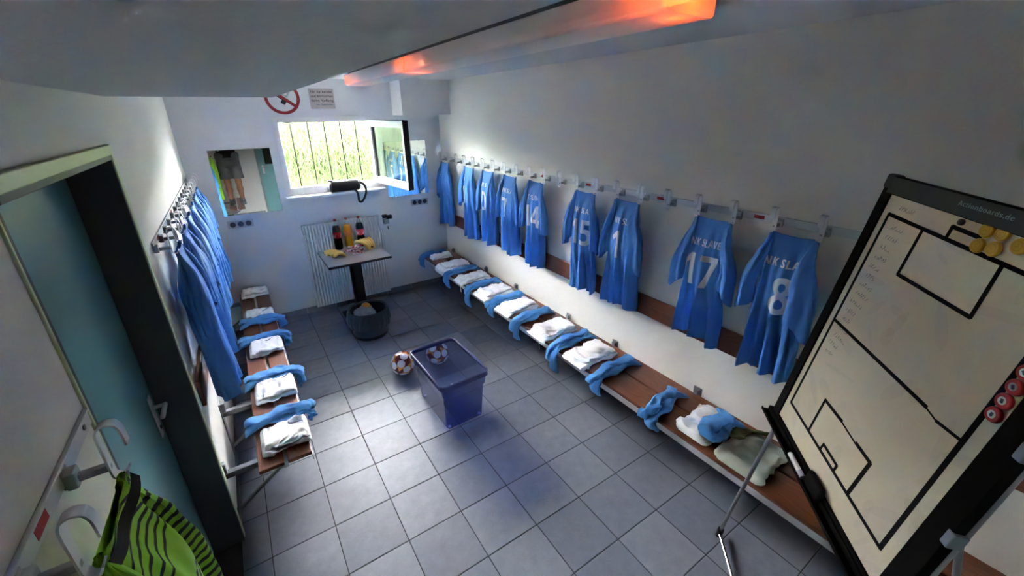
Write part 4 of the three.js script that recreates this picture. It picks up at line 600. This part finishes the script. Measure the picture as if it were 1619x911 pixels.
// ---------- the person behind the camera (seen in the mirror) ----------
{
  const field = (name, bones, lo, hi, res, mat, parent, kS = 0.03, ops) => {
    const mc = new MarchingCubes(res, mat, false, false, 400000), sx = (hi.x - lo.x) / 2, sy = (hi.y - lo.y) / 2, sz = (hi.z - lo.z) / 2, half = res / 2; mc.isolation = 0;
    const p = V(), ab = V(), ap = V();
    for (let z = 0; z < res; z++) for (let y = 0; y < res; y++) for (let x = 0; x < res; x++) {
      p.set(lo.x + (x / half) * sx, lo.y + (y / half) * sy, lo.z + (z / half) * sz); let d = 1;
      for (const [a, b, ra, rb, fl] of bones) { ab.subVectors(b, a); ap.subVectors(p, a); if (fl) { ab.z /= fl; ap.z /= fl; } const t = Math.min(1, Math.max(0, ap.dot(ab) / Math.max(1e-9, ab.lengthSq()))), q = ap.addScaledVector(ab, -t).length() - lerp(ra, rb, t), h = Math.max(kS - Math.abs(d - q), 0) / kS; d = Math.min(d, q) - h * h * kS * 0.25; }
      if (ops) d = ops(p, d);
      mc.field[x + y * res + z * res * res] = -d;
    }
    mc.update(); const n = mc.count, pos = new Float32Array(n * 3), nor = new Float32Array(n * 3);
    for (let i = 0; i < n; i++) { pos[3 * i] = lo.x + (mc.positionArray[3 * i] + 1) * sx; pos[3 * i + 1] = lo.y + (mc.positionArray[3 * i + 1] + 1) * sy; pos[3 * i + 2] = lo.z + (mc.positionArray[3 * i + 2] + 1) * sz; nor[3 * i] = mc.normalArray[3 * i] / sx; nor[3 * i + 1] = mc.normalArray[3 * i + 1] / sy; nor[3 * i + 2] = mc.normalArray[3 * i + 2] / sz; const l = Math.hypot(nor[3 * i], nor[3 * i + 1], nor[3 * i + 2]) || 1; for (let c = 0; c < 3; c++) nor[3 * i + c] /= l; }
    const g = new THREE.BufferGeometry(); g.setAttribute('position', new THREE.BufferAttribute(pos, 3)); g.setAttribute('normal', new THREE.BufferAttribute(nor, 3)); g.setAttribute('uv', new THREE.BufferAttribute(new Float32Array(n * 2), 2));
    return parent ? mesh(name, g, mat, parent) : g;
  };
  const px = 0.345, pz = 5.55, t = thing('person', 'person in black shirt, grey shorts and grey trainers, standing on a bench holding a phone', 'person', [px, LT, pz]);
  const skin = std('#9a6a4e', 0.55), hairM = std('#2a1f18', 0.8), head = V(0.0, 1.62, -0.03);
  const hipL = V(-0.09, 0.9, 0.0), hipR = V(0.09, 0.9, 0.0), kL = V(-0.1, 0.48, -0.015), kR = V(0.1, 0.48, -0.015), aL = V(-0.1, 0.085, 0.02), aR = V(0.1, 0.085, 0.02), shL = V(-0.185, 1.4, 0.0), shR = V(0.185, 1.4, 0.0), eL = V(-0.23, 1.38, -0.16), eR = V(0.25, 1.38, -0.16), wL = V(-0.05, 1.7, -0.215), wR = V(0.17, 1.7, -0.215);
  const legs = [[hipL, kL, 0.085, 0.055], [hipR, kR, 0.085, 0.055], [kL, V(-0.1, 0.33, 0.012), 0.052, 0.056], [kR, V(0.1, 0.33, 0.012), 0.052, 0.056], [V(-0.1, 0.33, 0.012), aL, 0.056, 0.036], [V(0.1, 0.33, 0.012), aR, 0.056, 0.036]];
  const torso = [[V(0, 0.94, 0), V(0, 1.1, 0.0), 0.135, 0.125], [V(0, 1.1, 0), V(0, 1.32, 0), 0.125, 0.15], [shL, shR, 0.065, 0.065], [V(0, 1.4, 0.0), V(0, 1.52, -0.01), 0.06, 0.052]];
  const arms = [[shL, eL, 0.052, 0.04], [shR, eR, 0.052, 0.04], [eL, wL, 0.041, 0.027], [eR, wR, 0.041, 0.027]];
  const body = field('body', [...legs, ...torso, ...arms], V(-0.4, 0.02, -0.32), V(0.4, 1.76, 0.24), 96, skin, null, 0.035);
  const headG = field('head', [[head.clone().add(V(0, 0.035, 0.015)), head.clone().add(V(0, 0.035, -0.02)), 0.083, 0.08], [head.clone().add(V(0, -0.03, -0.035)), head.clone().add(V(0, -0.085, -0.06)), 0.06, 0.03], [head.clone().add(V(0, 0.02, -0.098)), head.clone().add(V(0, -0.02, -0.115)), 0.008, 0.013], [head.clone().add(V(-0.02, -0.055, -0.085)), head.clone().add(V(0.02, -0.055, -0.085)), 0.009, 0.009], [head.clone().add(V(-0.08, 0.015, 0.015)), head.clone().add(V(-0.082, -0.03, 0.01)), 0.012, 0.008], [head.clone().add(V(0.08, 0.015, 0.015)), head.clone().add(V(0.082, -0.03, 0.01)), 0.012, 0.008], [head.clone().add(V(0, -0.05, 0.0)), V(0, 1.46, 0), 0.05, 0.05]], V(-0.12, 1.42, -0.17), V(0.12, 1.78, 0.13), 72, skin, null, 0.016,
    (p, d) => { for (const s of [-1, 1]) { const e = Math.hypot(p.x - s * 0.032, p.y - head.y - 0.022, p.z - head.z + 0.092) - 0.014; d = Math.max(d, -e); } return d; });
  const hand = (wr, s) => { const fz = [], c = wr.clone().add(V(-s * 0.0, 0.055, -0.012)); fz.push([wr, c, 0.024, 0.032, 0.6]); for (let f = 0; f < 4; f++) { const b = c.clone().add(V(s * (-0.026 + 0.0), 0.03 - 0.018 * f + 0.01, -0.01)), L = [0.034, 0.038, 0.036, 0.028][f], m = b.clone().add(V(-s * L * 0.55, 0.004, -0.022)), e = m.clone().add(V(-s * L * 0.75, 0, 0.012)); fz.push([b, m, 0.009, 0.0085], [m, e, 0.0085, 0.0075]); } const tb = c.clone().add(V(-s * 0.012, -0.02, 0.02)), tm = tb.clone().add(V(-s * 0.03, 0.016, 0.012)); fz.push([tb, tm, 0.011, 0.0095], [tm, tm.clone().add(V(-s * 0.022, 0.012, -0.008)), 0.0095, 0.008]); return field('hand', fz, wr.clone().add(V(-0.11, -0.05, -0.09)), wr.clone().add(V(0.11, 0.13, 0.08)), 64, skin, null, 0.008); };
  mesh('body', [body, headG, hand(wL, -1), hand(wR, 1)], skin, t);
  field('hair', [[head.clone().add(V(0, 0.06, 0.03)), head.clone().add(V(0, 0.075, -0.02)), 0.083, 0.074], [head.clone().add(V(0, 0.0, 0.055)), head.clone().add(V(0, -0.05, 0.05)), 0.05, 0.035]], V(-0.12, 1.5, -0.15), V(0.12, 1.8, 0.14), 48, hairM, t, 0.02, (p, d) => Math.max(d, -(p.z - head.z + 0.075 + Math.max(0, head.y + 0.07 - p.y) * 0.9), 0) === d ? d : Math.max(d, (head.z - 0.062 + Math.max(0, head.y + 0.075 - p.y) * 1.0) - p.z));
  const eye = (s) => { const e = mesh('eye', new THREE.SphereGeometry(0.0115, 16, 12).translate(s * 0.032, head.y + 0.022, head.z - 0.083), std('#e8e4e0', 0.2), t); mesh('iris', new THREE.SphereGeometry(0.0055, 10, 8).translate(s * 0.032, head.y + 0.022, head.z - 0.0915), std('#2f2118', 0.2), e); }; eye(-1); eye(1);
  field('shirt', [[V(0, 0.9, 0), V(0, 1.1, 0), 0.19, 0.17], [V(0, 1.1, 0), V(0, 1.32, 0), 0.145, 0.165], [shL, shR, 0.08, 0.08], [shL, shL.clone().lerp(eL, 0.75), 0.07, 0.066], [shR, shR.clone().lerp(eR, 0.75), 0.07, 0.066]], V(-0.36, 0.78, -0.24), V(0.36, 1.52, 0.24), 72, std('#131417', 0.8), t, 0.04, (p, d) => Math.max(d + 0.004 * fbm(p.x * 14, p.y * 9, p.z * 14), 1.0 - p.y, -(Math.hypot(p.x, p.z) - 0.068 + Math.max(0, 1.47 - p.y) * 3)));
  field('shorts', [[V(-0.06, 1.02, 0), V(0.06, 1.02, 0), 0.16, 0.16], [V(-0.05, 0.9, 0), V(0.05, 0.9, 0), 0.15, 0.15], [V(-0.095, 0.88, 0), V(-0.115, 0.5, -0.01), 0.112, 0.108], [V(0.095, 0.88, 0), V(0.115, 0.5, -0.01), 0.112, 0.108]], V(-0.3, 0.44, -0.24), V(0.3, 1.2, 0.24), 80, std('#5f6264', 0.85), t, 0.02, (p, d) => Math.max(d + 0.007 * fbm(p.x * 12, p.y * 7, p.z * 12) , 0.56 - p.y, p.y - 1.1, Math.hypot(Math.abs(p.x) - 0.115, p.z + 0.01) - 0.092 < 0 && p.y < 0.58 ? 0.01 : -1));
  for (const [s, a] of [[-1, aL], [1, aR]]) {
    const shoe = field('shoe', [[V(s * 0.1, 0.055, 0.05), V(s * 0.115, 0.042, -0.14), 0.046, 0.036], [V(s * 0.1, 0.05, 0.05), V(s * 0.1, 0.12, 0.025), 0.046, 0.045], [V(s * 0.105, 0.08, -0.02), V(s * 0.112, 0.05, -0.12), 0.042, 0.036]], V(s * 0.1 - 0.08, 0, -0.2), V(s * 0.1 + 0.08, 0.17, 0.12), 56, std('#6c7478', 0.7), t, 0.02, (p, d) => Math.max(d, 0.016 - p.y, p.y - 0.128));
    mesh('sole', new THREE.ExtrudeGeometry(new THREE.Shape(new THREE.EllipseCurve(0, 0, 0.05, 0.142, 0, 7).getPoints(30)), { depth: 0.016, bevelEnabled: true, bevelSize: 0.003, bevelThickness: 0.003, bevelSegments: 2 }).rotateX(-Math.PI / 2).translate(s * 0.107, 0.004, -0.042), std('#c6cacb', 0.6), shoe);
    for (let k = 0; k < 3; k++) mesh('lace', tube([V(s * 0.11 - 0.022, 0.098 - 0.012 * k, -0.05 - 0.024 * k), V(s * 0.11, 0.119 - 0.012 * k, -0.05 - 0.024 * k), V(s * 0.11 + 0.022, 0.098 - 0.012 * k, -0.05 - 0.024 * k)], 0.003, 8, 6), M.whitePaint, shoe);
  }
  const ph = thing('phone', 'black smartphone held up by the person standing on the bench', 'phone', [0.405, 2.285, 5.235], -0.58); ph.rotation.set(-0.369, -0.581, 0, 'YXZ');
  mesh('case', rbox(0.162, 0.076, 0.009, 0.004, 2), M.black, ph); mesh('screen', rbox(0.152, 0.068, 0.001, 0.0004, 1).translate(0, 0, 0.0052), phys('#0a0b0d', 0.05), ph); mesh('lens', cyl(0.006, 0.006, 0.002, 16).rotateX(Math.PI / 2).translate(0.06, 0.02, -0.0052), M.darkPlastic, ph);
}
renderer.render(scene, camera);
